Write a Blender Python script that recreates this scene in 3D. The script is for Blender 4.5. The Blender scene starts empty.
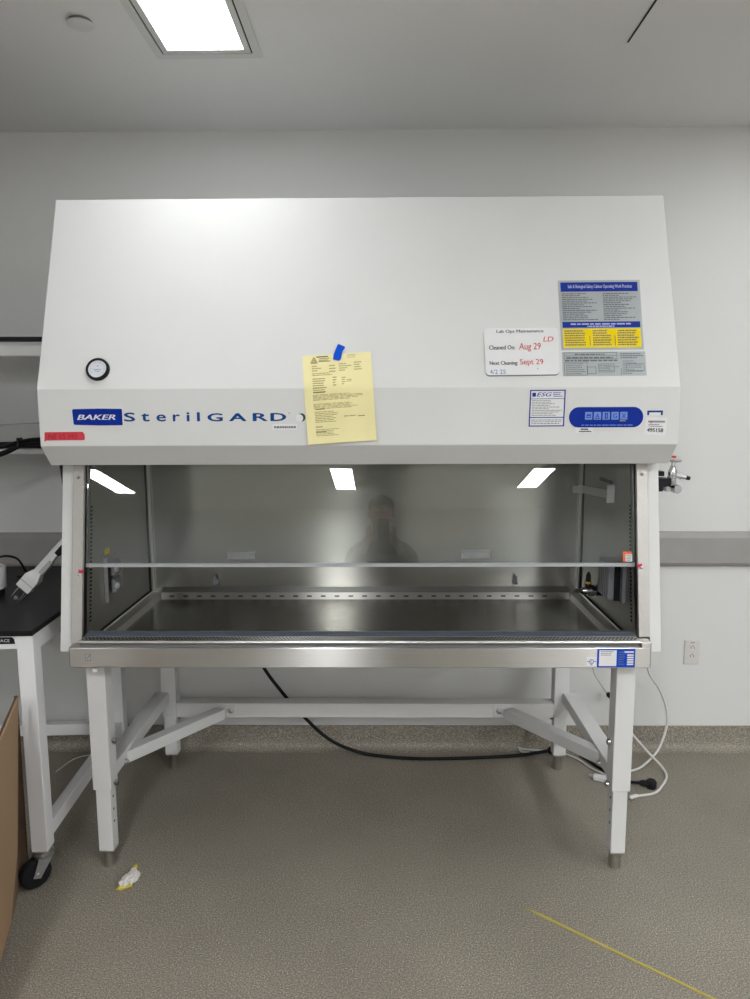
import bpy, bmesh, math, random
from mathutils import Vector, Matrix
from math import sin, cos, pi, radians
SC = bpy.context.scene
COL = SC.collection
rnd = random.Random(7)

# ------------------------------------------------------------------ materials
MATS = {}
def new_mat(name):
    m = bpy.data.materials.new(name); m.use_nodes = True
    MATS[name] = m
    return m, m.node_tree, m.node_tree.nodes['Principled BSDF']

def noise(nt, scale, detail=2.0, rough=.5, coord='Object'):
    tc = nt.nodes.new('ShaderNodeTexCoord'); n = nt.nodes.new('ShaderNodeTexNoise')
    n.inputs['Scale'].default_value = scale; n.inputs['Detail'].default_value = detail
    n.inputs['Roughness'].default_value = rough
    nt.links.new(tc.outputs[coord], n.inputs['Vector'])
    return n

def ramp(nt, src, stops):
    r = nt.nodes.new('ShaderNodeValToRGB'); e = r.color_ramp.elements
    while len(e) < len(stops): e.new(.5)
    for k, (p, c) in enumerate(stops):
        e[k].position = p; e[k].color = (c[0], c[1], c[2], 1)
    nt.links.new(src, r.inputs['Fac'])
    return r

def bump(nt, b, src, strength, dist=.001):
    bp = nt.nodes.new('ShaderNodeBump'); bp.inputs['Strength'].default_value = strength
    bp.inputs['Distance'].default_value = dist
    nt.links.new(src, bp.inputs['Height']); nt.links.new(bp.outputs['Normal'], b.inputs['Normal'])

def plain(name, col, rough=.5, metal=0., var=.04, scale=30., bmp=0., spec=.5):
    m, nt, b = new_mat(name)
    n = noise(nt, scale)
    lo = [c*(1-var) for c in col]; hi = [min(1, c*(1+var)) for c in col]
    r = ramp(nt, n.outputs['Fac'], [(.3, lo), (.7, hi)])
    nt.links.new(r.outputs['Color'], b.inputs['Base Color'])
    b.inputs['Roughness'].default_value = rough; b.inputs['Metallic'].default_value = metal
    b.inputs['Specular IOR Level'].default_value = spec
    if bmp: bump(nt, b, n.outputs['Fac'], bmp)
    return m

def steel(name, col, rough, aniso=.75, rot=.25, streak=(3., 900.), var=.08):
    """brushed stainless: fine stretched noise along U, anisotropic gloss"""
    m, nt, b = new_mat(name)
    uv = nt.nodes.new('ShaderNodeUVMap'); mp = nt.nodes.new('ShaderNodeMapping')
    mp.inputs['Scale'].default_value = (streak[0], streak[1], 1)
    nt.links.new(uv.outputs['UV'], mp.inputs['Vector'])
    n = nt.nodes.new('ShaderNodeTexNoise'); n.inputs['Scale'].default_value = 1.; n.inputs['Detail'].default_value = 3.
    nt.links.new(mp.outputs['Vector'], n.inputs['Vector'])
    r = ramp(nt, n.outputs['Fac'], [(.3, [c*(1-var) for c in col]), (.7, [min(1, c*(1+var)) for c in col])])
    nt.links.new(r.outputs['Color'], b.inputs['Base Color'])
    b.inputs['Metallic'].default_value = 1.; b.inputs['Roughness'].default_value = rough
    b.inputs['Anisotropic'].default_value = aniso; b.inputs['Anisotropic Rotation'].default_value = rot
    tg = nt.nodes.new('ShaderNodeTangent'); tg.direction_type = 'UV_MAP'; tg.uv_map = 'UVMap'
    nt.links.new(tg.outputs['Tangent'], b.inputs['Tangent'])
    return m

W_ENAMEL = plain('white_enamel', (.66, .66, .645), .58, var=.012, scale=6, spec=.3)
W_STAND = plain('white_powder_coat', (.66, .66, .65), .42, var=.015, scale=9)
W_BENCH = plain('bench_white', (.74, .74, .74), .42, var=.015, scale=9)
M_WALL = plain('wall_paint', (.66, .66, .645), .62, var=.012, scale=260, bmp=.12)
M_BACKWALL = plain('far_wall_paint', (.74, .74, .73), .7, var=.03, scale=3)
M_CEIL = plain('ceiling_paint', (.76, .76, .755), .85, var=.015, scale=200, bmp=.08)
M_GUARD = plain('wall_guard_grey', (.31, .30, .285), .5, var=.03, scale=14)
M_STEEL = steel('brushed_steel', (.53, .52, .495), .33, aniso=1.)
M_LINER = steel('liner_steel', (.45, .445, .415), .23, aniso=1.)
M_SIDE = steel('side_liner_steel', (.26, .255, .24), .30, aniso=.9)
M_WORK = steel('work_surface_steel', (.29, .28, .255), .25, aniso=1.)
M_POST = plain('etched_steel', (.50, .48, .455), .5, metal=.8, var=.08, scale=420, bmp=.3)
M_TRIM = plain('polished_steel', (.62, .61, .59), .33, metal=1., var=.03, scale=20)
M_CHROME = plain('chrome', (.55, .55, .56), .12, metal=1., var=.02, scale=20)
M_NICKEL = plain('nickel_foot', (.50, .48, .44), .3, metal=1., var=.05, scale=60)
M_ZINC = plain('zinc', (.55, .56, .57), .34, metal=1., var=.08, scale=60)
M_BLACK = plain('black_rubber', (.014, .014, .016), .5, var=.15, scale=60, spec=.14)
M_DARK = plain('slot_black', (.010, .010, .010), .7, var=.1, spec=.14)
M_LAMINATE = plain('black_laminate', (.016, .016, .019), .40, var=.12, scale=300, bmp=.05, spec=.14)
M_LAMEDGE = plain('black_laminate_edge', (.010, .010, .010), .5, var=.1, spec=.14)
M_GASKET = plain('grey_vinyl_gasket', (.075, .085, .105), .4, var=.05, scale=40)
M_PAPER = plain('yellow_paper', (.85, .77, .41), .8, var=.025, scale=18, spec=.14)
M_TAPE = plain('blue_painters_tape', (.0, .075, .56), .6, var=.08, scale=80, bmp=.2, spec=.14)
M_RED = plain('red_label_tape', (.60, .055, .075), .5, var=.05, scale=40, spec=.14)
M_REDINK = plain('red_ink', (.62, .10, .10), .6, spec=.14)
M_DKRED = plain('pressed_red_letter', (.33, .02, .03), .5, spec=.14)
M_BLUEINK = plain('blue_ink', (.08, .16, .36), .6, spec=.14)
M_BLKINK = plain('black_ink', (.03, .03, .035), .6, spec=.14)
M_GREYINK = plain('grey_ink', (.16, .17, .19), .6, spec=.14)
M_PENCIL = plain('faint_ink', (.40, .345, .17), .8, spec=.14)
M_BLUE = plain('logo_blue', (.0, .022, .27), .45, var=.03, spec=.14)
M_NAVY = plain('label_blue', (.012, .035, .27), .4, var=.03, spec=.14)
M_LOGO = plain('letter_blue', (.0, .055, .22), .4, var=.03, spec=.14)
M_GREEN = plain('logo_green', (.02, .11, .05), .5, spec=.14)
M_BRIGHTBLUE = plain('nameplate_blue', (.0, .06, .46), .45, var=.03, spec=.14)
M_ICON = plain('icon_pale_blue', (.16, .27, .66), .4, spec=.14)
M_STICK = plain('white_sticker', (.72, .72, .72), .45, var=.015)
M_CARD = plain('white_card', (.74, .74, .74), .3, var=.01)
M_SILVERLBL = plain('silver_label', (.40, .43, .435), .4, metal=.15, var=.02)
M_YELLOW = plain('label_yellow', (.82, .62, .0), .45, var=.02, spec=.14)
M_YSTRAP = plain('yellow_strap', (.47, .38, .08), .5, var=.08, scale=60)
M_GAUGE = plain('gauge_face', (.66, .68, .73), .35, var=.01)
M_GOLD = plain('gold_band', (.62, .38, .05), .4, var=.05)
M_REDPL = plain('red_plastic', (.6, .05, .03), .35)
M_PINK = plain('red_marker', (.62, .02, .08), .5, spec=.14)
M_ORANGE = plain('orange_print', (.75, .16, .06), .5, spec=.14)
M_GREYPL = plain('grey_plastic', (.17, .175, .19), .42, var=.04)
M_LTGREY = plain('light_grey_plastic', (.40, .40, .40), .45, var=.03)
M_FLAP = plain('smoky_flap', (.20, .20, .215), .25, var=.05)
M_WPL = plain('white_plastic', (.68, .68, .67), .35, var=.015)
M_IVORY = plain('ivory_plastic', (.62, .60, .57), .35, var=.01)
M_WCORD = plain('white_cord', (.62, .61, .58), .5, var=.03)
M_BCORD = plain('black_cord', (.010, .010, .011), .45, var=.1, spec=.14)
M_TISSUE = plain('wrapper_white', (.66, .63, .60), .55, var=.10, scale=90, bmp=.5)
M_WRAPY = plain('wrapper_yellow', (.58, .46, .05), .45, var=.1, scale=90)
M_SKIN = plain('skin', (.46, .27, .20), .5, var=.05)
M_HAIR = plain('dark_hair', (.016, .013, .011), .6, var=.2, scale=200)
M_JACKET = plain('dark_jacket', (.022, .023, .026), .8, var=.2, scale=200, bmp=.3)
M_TROUSER = plain('dark_trousers', (.03, .033, .045), .85, var=.15, scale=200)
M_EYE = plain('eye_white', (.6, .6, .6), .3)

def mat_floor():
    m, nt, b = new_mat('speckled_floor')
    n = noise(nt, 230, 4, .75); big = noise(nt, 1.6, 4, .6)
    r = ramp(nt, n.outputs['Fac'], [(.32, (.05, .042, .03)), (.44, (.20, .178, .145)), (.56, (.28, .255, .213)), (.67, (.70, .65, .57))])
    r2 = ramp(nt, big.outputs['Fac'], [(.3, (.86, .85, .83)), (.7, (1.06, 1.05, 1.04))])
    mx = nt.nodes.new('ShaderNodeMix'); mx.data_type = 'RGBA'; mx.blend_type = 'MULTIPLY'; mx.inputs[0].default_value = 1.
    nt.links.new(r.outputs['Color'], mx.inputs[6]); nt.links.new(r2.outputs['Color'], mx.inputs[7])
    nt.links.new(mx.outputs[2], b.inputs['Base Color'])
    b.inputs['Roughness'].default_value = .48; b.inputs['Specular IOR Level'].default_value = .35
    bump(nt, b, n.outputs['Fac'], .25, .0006)
    return m
M_FLOOR = mat_floor()

def mat_board():
    m, nt, b = new_mat('corrugated_cardboard')
    uv = nt.nodes.new('ShaderNodeUVMap'); w = nt.nodes.new('ShaderNodeTexWave')
    w.inputs['Scale'].default_value = 60; w.inputs['Distortion'].default_value = .6
    nt.links.new(uv.outputs['UV'], w.inputs['Vector'])
    r = ramp(nt, w.outputs['Fac'], [(.0, (.335, .215, .12)), (1., (.39, .255, .145))])
    nt.links.new(r.outputs['Color'], b.inputs['Base Color']); b.inputs['Roughness'].default_value = .85
    return m
M_BOARD = mat_board()
M_BOARDEDGE = plain('cardboard_cut_edge', (.15, .09, .052), .9, var=.5, scale=160)

def mat_glass():
    m, nt, b = new_mat('sash_glass')
    nt.nodes.remove(b)
    out = nt.nodes['Material Output']
    t = nt.nodes.new('ShaderNodeBsdfTransparent'); t.inputs['Color'].default_value = (.90, .91, .90, 1)
    g = nt.nodes.new('ShaderNodeBsdfGlossy'); g.inputs['Roughness'].default_value = .004
    g.inputs['Color'].default_value = (.95, .97, 1, 1)
    f = nt.nodes.new('ShaderNodeFresnel'); f.inputs['IOR'].default_value = 1.52
    mx = nt.nodes.new('ShaderNodeMixShader')
    nt.links.new(f.outputs['Fac'], mx.inputs['Fac']); nt.links.new(t.outputs[0], mx.inputs[1]); nt.links.new(g.outputs[0], mx.inputs[2])
    nt.links.new(mx.outputs[0], out.inputs['Surface'])
    return m
M_GLASS = mat_glass()

def mat_lens(name, strength):
    """prismatic lamp lens: dotted emission"""
    m, nt, b = new_mat(name)
    tc = nt.nodes.new('ShaderNodeTexCoord'); v = nt.nodes.new('ShaderNodeTexVoronoi')
    v.inputs['Scale'].default_value = 130; v.inputs['Randomness'].default_value = .1
    nt.links.new(tc.outputs['Object'], v.inputs['Vector'])
    r = ramp(nt, v.outputs['Distance'], [(.15, (.96, .98, 1.)), (.6, (.76, .78, .80))])
    nt.links.new(r.outputs['Color'], b.inputs['Emission Color'])
    b.inputs['Emission Strength'].default_value = strength
    b.inputs['Base Color'].default_value = (.8, .8, .8, 1)
    return m

# ------------------------------------------------------------------ mesh helpers
class MB:
    def __init__(s): s.bm = bmesh.new()
    def box(s, a, b, bev=0., seg=2):
        x0, y0, z0 = [min(a[i], b[i]) for i in range(3)]; x1, y1, z1 = [max(a[i], b[i]) for i in range(3)]
        vs = [s.bm.verts.new(p) for p in ((x0,y0,z0),(x1,y0,z0),(x1,y1,z0),(x0,y1,z0),(x0,y0,z1),(x1,y0,z1),(x1,y1,z1),(x0,y1,z1))]
        fs = [s.bm.faces.new([vs[i] for i in q]) for q in ((3,2,1,0),(4,5,6,7),(0,1,5,4),(1,2,6,5),(2,3,7,6),(3,0,4,7))]
        if bev:
            es = {e for f in fs for e in f.edges}
            bmesh.ops.bevel(s.bm, geom=list(es), offset=bev, segments=seg, profile=.5, affect='EDGES')
        return s
    def obox(s, p0, p1, w, h, up=(0,0,1), bev=0.):
        """box running from p0 to p1 with section w (sideways) x h (along up)"""
        p0, p1, up = Vector(p0), Vector(p1), Vector(up)
        d = (p1-p0).normalized(); sd = d.cross(up).normalized(); u = sd.cross(d).normalized()
        vs = [s.bm.verts.new(p + sd*a*w/2 + u*b*h/2) for p in (p0, p1) for a, b in ((-1,-1),(1,-1),(1,1),(-1,1))]
        fs = [s.bm.faces.new([vs[i] for i in q]) for q in ((3,2,1,0),(4,5,6,7),(0,1,5,4),(1,2,6,5),(2,3,7,6),(3,0,4,7))]
        if bev:
            bmesh.ops.bevel(s.bm, geom=list({e for f in fs for e in f.edges}), offset=bev, segments=2, profile=.5, affect='EDGES')
        return s
    def prism(s, prof, x0, x1, axis='x', bev=0.):
        """closed profile of (a, b) pairs swept along an axis: x -> (y,z), y -> (x,z), z -> (x,y)"""
        f = {'x': lambda t, a, b: (t, a, b), 'y': lambda t, a, b: (a, t, b), 'z': lambda t, a, b: (a, b, t)}[axis]
        A = [s.bm.verts.new(f(x0, *p)) for p in prof]; B = [s.bm.verts.new(f(x1, *p)) for p in prof]
        n = len(prof); fs = [s.bm.faces.new(A), s.bm.faces.new(B[::-1])]
        for i in range(n): fs.append(s.bm.faces.new((A[i], B[i], B[(i+1) % n], A[(i+1) % n])))
        bmesh.ops.recalc_face_normals(s.bm, faces=fs)
        if bev:
            bmesh.ops.bevel(s.bm, geom=list({e for q in fs for e in q.edges}), offset=bev, segments=2, profile=.5, affect='EDGES')
        return s
    def cyl(s, p0, p1, r0, r1=None, seg=20, rings=None):
        return s.lathe(p0, p1, [(0, r0), (1, r0 if r1 is None else r1)], seg)
    def lathe(s, p0, p1, prof, seg=20):
        """prof: (t, r) from p0 (t=0) to p1 (t=1), capped"""
        p0, p1 = Vector(p0), Vector(p1); d = (p1-p0); dn = d.normalized()
        a = Vector((1,0,0)) if abs(dn.x) < .8 else Vector((0,1,0))
        u = dn.cross(a).normalized(); v = dn.cross(u)
        R = []
        for t, r in prof:
            c = p0 + d*t
            R.append([s.bm.verts.new(c + (u*cos(2*pi*k/seg) + v*sin(2*pi*k/seg))*max(r, 1e-5)) for k in range(seg)])
        fs = []
        for i in range(len(R)-1):
            for k in range(seg):
                fs.append(s.bm.faces.new((R[i][k], R[i][(k+1) % seg], R[i+1][(k+1) % seg], R[i+1][k])))
        fs.append(s.bm.faces.new(R[0][::-1])); fs.append(s.bm.faces.new(R[-1]))
        bmesh.ops.recalc_face_normals(s.bm, faces=fs)
        return s
    def tube(s, pts, r, seg=10, sub=8):
        P = [Vector(p) for p in pts]; Q = []
        for i in range(len(P)-1):
            a = P[max(i-1, 0)]; b = P[i]; c = P[i+1]; d = P[min(i+2, len(P)-1)]
            for k in range(sub):
                t = k/sub
                Q.append(.5*((2*b) + (c-a)*t + (2*a-5*b+4*c-d)*t*t + (3*b-a-3*c+d)*t**3))
        Q.append(P[-1]); R = []; u = None
        for i, q in enumerate(Q):
            d = (Q[min(i+1, len(Q)-1)] - Q[max(i-1, 0)]).normalized()
            if u is None: u = d.cross(Vector((0,0,1)) if abs(d.z) < .9 else Vector((1,0,0))).normalized()
            else: u = (u - d*u.dot(d)).normalized()
            v = d.cross(u)
            R.append([s.bm.verts.new(q + (u*cos(2*pi*k/seg)+v*sin(2*pi*k/seg))*r) for k in range(seg)])
        for i in range(len(R)-1):
            for k in range(seg): s.bm.faces.new((R[i][k], R[i+1][k], R[i+1][(k+1) % seg], R[i][(k+1) % seg]))
        s.bm.faces.new(R[0]); s.bm.faces.new(R[-1][::-1])
        return s
    def ball(s, c, r, sx=1, sy=1, sz=1, seg=16):
        g = bmesh.ops.create_uvsphere(s.bm, u_segments=seg, v_segments=max(6, seg//2), radius=r)
        for v in g['verts']: v.co = Vector((v.co.x*sx, v.co.y*sy, v.co.z*sz)) + Vector(c)
        return s
    def poly(s, pts):
        s.bm.faces.new([s.bm.verts.new(p) for p in pts]); return s
    def slab(s, pts, n, t):
        """polygon pushed out by t along n"""
        n = Vector(n); A = [s.bm.verts.new(p) for p in pts]; B = [s.bm.verts.new(Vector(p)+n*t) for p in pts]
        k = len(pts); fs = [s.bm.faces.new(A[::-1]), s.bm.faces.new(B)]
        for i in range(k): fs.append(s.bm.faces.new((A[i], A[(i+1) % k], B[(i+1) % k], B[i])))
        bmesh.ops.recalc_face_normals(s.bm, faces=fs)
        return s
    def islands(s):
        bm = s.bm; seen = set(); out = []
        for v in bm.verts:
            if v in seen: continue
            st = [v]; seen.add(v); grp = []
            while st:
                a = st.pop(); grp.append(a)
                for e in a.link_edges:
                    b = e.other_vert(a)
                    if b not in seen: seen.add(b); st.append(b)
            out.append(grp)
        return out
    def apart(s, name, mat, parent=None, smooth=False, each=False):
        """separate pieces become separate objects of the same name"""
        isl = s.islands(); n = len(isl)
        lo = [[min(v.co[i] for v in g) for i in range(3)] for g in isl]; hi = [[max(v.co[i] for v in g) for i in range(3)] for g in isl]
        sz = [max(hi[k][i]-lo[k][i] for i in range(3)) for k in range(n)]
        par = list(range(n))
        def find(a):
            while par[a] != a: par[a] = par[par[a]]; a = par[a]
            return a
        if not each:
            for a in range(n):
                for b in range(a+1, n):
                    g = sum(max(0, lo[a][i]-hi[b][i], lo[b][i]-hi[a][i])**2 for i in range(3))**.5
                    if g <= .95*max(.02, .5*max(sz[a], sz[b])): par[find(a)] = find(b)
        cl = {}
        for k in range(n): cl.setdefault(find(k), []).append(k)
        res = []
        for ks in cl.values():
            m = MB(); mp = {}
            for k in ks:
                fs = {}
                for v in isl[k]:
                    mp[v] = m.bm.verts.new(v.co)
                    for f in v.link_faces: fs[f] = 1
                for f in fs: 
                    if f not in mp: mp[f] = 1
            for f in [q for q in mp if isinstance(q, bmesh.types.BMFace)]: m.bm.faces.new([mp[v] for v in f.verts])
            res.append(m.build(name, mat, parent, smooth))
        s.bm.free()
        return res
    def build(s, name, mat, parent=None, smooth=False, angle=40):
        bm = s.bm; root = parent
        while root is not None and root.parent is not None: root = root.parent
        if root is not None and not root.get('_local'):
            bmesh.ops.translate(bm, verts=bm.verts[:], vec=-Vector(root.location))
        uvl = bm.loops.layers.uv.new('UVMap')
        for f in bm.faces:
            n = f.normal if f.normal.length else Vector((0,0,1)); f.normal_update(); n = f.normal
            ax = max(range(3), key=lambda i: abs(n[i]))
            for l in f.loops:
                c = l.vert.co
                l[uvl].uv = (c.y, c.z) if ax == 0 else ((c.x, c.z) if ax == 1 else (c.x, c.y))
            f.smooth = smooth
        if smooth:
            for e in bm.edges:
                if len(e.link_faces) == 2 and e.calc_face_angle(0) > radians(angle): e.smooth = False
        me = bpy.data.meshes.new(name); bm.to_mesh(me); bm.free()
        me.materials.append(mat)
        o = bpy.data.objects.new(name, me); COL.objects.link(o)
        if parent is not None: o.parent = parent
        return o

def tag(o, label, cat, group=None):
    o['label'] = label; o['category'] = cat
    if group: o['group'] = group
    return o
def thing(name, label, cat, loc=(0,0,0), rz=0., group=None, local=False):
    o = bpy.data.objects.new(name, None); COL.objects.link(o); o.empty_display_size = .05
    o.location = loc; o.rotation_euler = (0,0,rz)
    if local: o['_local'] = 1
    return tag(o, label, cat, group)
def struct(name, mb, mat, **k):
    o = mb.build(name, mat, **k); o['kind'] = 'structure'; return o
def lbl(o, text): o['label'] = text; return o

# text as flat mesh, mapped through a surface function pt(u, v, off)
_TXT = {}
def text_geo(s):
    if s in _TXT: return _TXT[s]
    cu = bpy.data.curves.new('t', 'FONT'); cu.body = s; cu.resolution_u = 3
    o = bpy.data.objects.new('t', cu); COL.objects.link(o)
    bpy.context.view_layer.update()
    me = bpy.data.meshes.new_from_object(o.evaluated_get(bpy.context.evaluated_depsgraph_get()))
    V = [(v.co.x, v.co.y) for v in me.vertices]; F = [tuple(p.vertices) for p in me.polygons]
    bpy.data.objects.remove(o); bpy.data.curves.remove(cu); bpy.data.meshes.remove(me)
    x0 = min(v[0] for v in V); x1 = max(v[0] for v in V); y0 = min(v[1] for v in V); y1 = max(v[1] for v in V)
    V = [((x-x0)/(x1-x0), (y-y0)/(y1-y0)) for x, y in V]
    _TXT[s] = (V, F); return _TXT[s]

class Sheet:
    """a flat (or bent) printed sheet; pt(u, v, off): u from left, v from top, both 0..1"""
    def __init__(s, pt): s.pt = pt
    @staticmethod
    def quad(tl, tr, bl, br, n):
        tl, tr, bl, br, n = [Vector(q) for q in (tl, tr, bl, br, n)]
        return Sheet(lambda u, v, o: (tl*(1-u)+tr*u)*(1-v) + (bl*(1-u)+br*u)*v + n*o)
    def body(s, mb, t=.0005, nu=1, nv=1, shape=None):
        if shape:
            A = [s.pt(u, v, 0) for u, v in shape]; B = [s.pt(u, v, t) for u, v in shape]; n = len(shape)
            va = [mb.bm.verts.new(p) for p in A]; vb = [mb.bm.verts.new(p) for p in B]
            fs = [mb.bm.faces.new(va), mb.bm.faces.new(vb[::-1])]
            fs += [mb.bm.faces.new((va[i], vb[i], vb[(i+1) % n], va[(i+1) % n])) for i in range(n)]
        else:
            g = [[[mb.bm.verts.new(s.pt(i/nu, j/nv, o)) for o in (0, t)] for j in range(nv+1)] for i in range(nu+1)]
            fs = []
            for i in range(nu):
                for j in range(nv):
                    for k in (0, 1):
                        fs.append(mb.bm.faces.new((g[i][j][k], g[i+1][j][k], g[i+1][j+1][k], g[i][j+1][k])))
            for i in range(nu):
                for j in (0, nv): fs.append(mb.bm.faces.new((g[i][j][0], g[i+1][j][0], g[i+1][j][1], g[i][j][1])))
            for j in range(nv):
                for i in (0, nu): fs.append(mb.bm.faces.new((g[i][j][0], g[i][j+1][0], g[i][j+1][1], g[i][j][1])))
        bmesh.ops.recalc_face_normals(mb.bm, faces=fs)
        return mb
    def rect(s, mb, u0, v0, u1, v1, o=.0009):
        P = [s.pt(u, v, o) for u, v in ((u0, v1), (u1, v1), (u1, v0), (u0, v0))]
        mb.poly(P); return mb
    def ring(s, mb, u0, v0, u1, v1, wu, wv, o=.0009):
        s.rect(mb, u0, v0, u1, v0+wv, o); s.rect(mb, u0, v1-wv, u1, v1, o)
        s.rect(mb, u0, v0+wv, u0+wu, v1-wv, o); s.rect(mb, u1-wu, v0+wv, u1, v1-wv, o)
    def text(s, mb, txt, u0, v0, u1, v1, o=.0009, shear=0., bold=0.):
        V, F = text_geo(txt)
        offs = [(0, 0)] if not bold else [(-bold, 0), (bold, 0), (0, -bold*.6), (0, bold*.6)]
        for k, (bx, by) in enumerate(offs):
            vs = []
            for x, y in V:
                vs.append(mb.bm.verts.new(s.pt(u0 + (x+bx+shear*(y-.5))*(u1-u0), v1 - (y+by)*(v1-v0), o + k*.00002)))
            for f in F:
                try: mb.bm.faces.new([vs[i] for i in f])
                except ValueError: pass
        return mb
    def lines(s, mb, u0, v0, u1, v1, rows, seed, o=.0009, h=.45, ragged=.3, wmin=.04, wmax=.14):
        """rows of fine print: words drawn as small bars"""
        r = random.Random(seed); dv = (v1-v0)/rows
        for k in range(rows):
            u = u0; end = u1 - (u1-u0)*r.random()*ragged; v = v0 + dv*(k+.25)
            while u < end:
                w = r.uniform(wmin, wmax)*(u1-u0); e = min(u+w, end)
                s.rect(mb, u, v, e, v+dv*h, o); u = e + .018*(u1-u0)
        return mb

# ------------------------------------------------------------------ the room
XC = -.079                       # centre line of the cabinet
WALL_Y, CEIL_Z = 3.076, 2.703
struct('floor', MB().box((-4.6, -5.6, -.08), (4.4, 3.2, 0)), M_FLOOR)
struct('ceiling', MB().box((-4.6, -5.6, CEIL_Z), (4.4, 3.2, CEIL_Z+.08)), M_CEIL)
struct('wall_back', MB().box((-4.6, WALL_Y, 0), (4.4, 3.2, CEIL_Z)), M_WALL)
struct('wall_front', MB().box((-4.6, -5.72, 0), (4.4, -5.6, CEIL_Z)), M_BACKWALL)
struct('wall_left', MB().box((-4.72, -5.6, 0), (-4.6, 3.2, CEIL_Z)), M_BACKWALL)
struct('wall_right', MB().box((4.4, -5.6, 0), (4.52, 3.2, CEIL_Z)), M_WALL)
cove = [(WALL_Y, .114), (WALL_Y-.004, .112), (WALL_Y-.005, .04)]
cove += [(WALL_Y-.005-.035*(1-cos(a)), .04-.039*sin(a)) for a in [k*pi/12 for k in range(1, 7)]] + [(WALL_Y-.04, 0), (WALL_Y, 0)]
struct('baseboard_back', MB().prism(cove, -4.6, 4.4), M_FLOOR, smooth=True, angle=50)
g = [(WALL_Y, 1.018), (WALL_Y-.012, 1.014), (WALL_Y-.026, .992), (WALL_Y-.026, .880), (WALL_Y-.014, .862), (WALL_Y, .862)]
struct('trim_1', MB().prism(g, -4.6, 4.4), M_GUARD)

# ceiling lamps -------------------------------------------------------------
M_LENS = mat_lens('lamp_lens', 3.6)
M_LENS4 = mat_lens('far_lamp_lens', 17.0)
M_LENS3 = mat_lens('side_lamp_lens', 6.5)
M_LENS2 = mat_lens('room_lamp_lens', 23.0)
def ceiling_light(x, y0, y1, label, first=None, lens=None):
    cx, cy = x, (y0+y1)/2
    if first:
        t = first.copy(); COL.objects.link(t); t.location = (cx, cy, CEIL_Z); t['label'] = label
        for ch in first.children:
            c = ch.copy(); COL.objects.link(c); c.parent = t
        return t
    t = thing('ceiling_light', label, 'ceiling light', (cx, cy, CEIL_Z), local=True, group='recessed ceiling lights')
    L, w = (y1-y0)/2, .172
    f = MB()
    for a, b in (((-w, -L, -.006), (w, -L+.03, 0)), ((-w, L-.03, -.006), (w, L, 0)), ((-w, -L+.03, -.006), (-w+.026, L-.03, 0)), ((w-.026, -L+.03, -.006), (w, L-.03, 0))):
        f.box(a, b)
    f.build('trim_flange', W_ENAMEL, t)
    f = MB(); w2 = w-.026; L2 = L-.03
    for a, b in (((-w2, -L2, -.003), (w2, -L2+.006, -.0005)), ((-w2, L2-.006, -.003), (w2, L2, -.0005)), ((-w2, -L2+.006, -.003), (-w2+.005, L2-.006, -.0005)), ((w2-.005, -L2+.006, -.003), (w2, L2-.006, -.0005))):
        f.box(a, b)
    lbl(f.build('shadow_gap', M_DARK, t), 'dark gap inside the lamp frame')
    f = MB(); w3 = w2-.005; L3 = L2-.006; w4 = .121
    for a, b in (((-w3, -L3, -.0075), (w3, -L3+.022, -.0005)), ((-w3, L3-.022, -.0075), (w3, L3, -.0005)), ((-w3, -L3+.022, -.0075), (-w4, L3-.022, -.0005)), ((w4, -L3+.022, -.0075), (w3, L3-.022, -.0005))):
        f.box(a, b, .0015, 1)
    f.build('door_frame', W_ENAMEL, t)
    lbl(MB().box((-w4, -L3+.022, -.005), (w4, L3-.022, -.001)).build('lens', lens, t), 'glowing dotted lamp lens')
    return t
lamp = ceiling_light(-.563, 1.235, 2.458, 'recessed ceiling light with bright dotted lens above the white cabinet', None, M_LENS)
ceiling_light(1.80, 1.235, 2.458, 'recessed ceiling light out of sight to the right of the cabinet', None, M_LENS3)
lamp = ceiling_light(3.75, -1.55, -.33, 'added ceiling light brightening the right side, behind the photographer by the right wall', None, M_LENS2)  # added lamp, never in view, to brighten the right side
ceiling_light(-.475, -1.55, -.33, 'recessed ceiling light behind the photographer, on the middle row', lamp)
ceiling_light(1.80, -1.55, -.33, 'recessed ceiling light behind the photographer, on the right row', lamp)
lamp = ceiling_light(3.75, -4.25, -3.03, 'added fill ceiling light far behind the photographer, by the right wall', None, M_LENS4)  # added lamp, never in view, for more frontal fill from the far row
ceiling_light(-.475, -4.25, -3.03, 'ceiling light mirrored as the middle bright bar in the glass sash', lamp)
ceiling_light(1.80, -4.16, -2.94, 'ceiling light mirrored as the right bright bar in the glass sash', lamp)
ceiling_light(-3.34, -4.45, -3.02, 'ceiling light mirrored as the slanted bright bar at the sash left end', None, M_LENS4)

t = thing('sprinkler_cover', 'round white concealed sprinkler cover on the ceiling at the upper left', 'sprinkler cover', (-.893, 2.237, CEIL_Z))
MB().lathe((-.893, 2.237, CEIL_Z-.012), (-.893, 2.237, CEIL_Z-.009), [(0, .036), (.4, .0385), (1, .0385)], 40).build('cover_plate', W_ENAMEL, t, smooth=True)
lbl(MB().cyl((-.893, 2.237, CEIL_Z-.009), (-.893, 2.237, CEIL_Z), .033, seg=32).build('cup', M_GREYPL, t, smooth=True), 'grey cup behind the cover plate')

t = thing('slot_diffuser', 'dark narrow linear slot diffuser in the ceiling at the upper right', 'air vent', (.771, 1.78, CEIL_Z))
lbl(MB().box((.7675, 1.17, CEIL_Z-.0015), (.7745, 2.39, CEIL_Z)).build('slot', M_DARK, t), 'dark slot')
for sx in (-1, 1):
    MB().box((.771+sx*.0035, 1.165, CEIL_Z-.0022), (.771+sx*.006, 2.395, CEIL_Z)).build('rail', W_ENAMEL, t)

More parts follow.
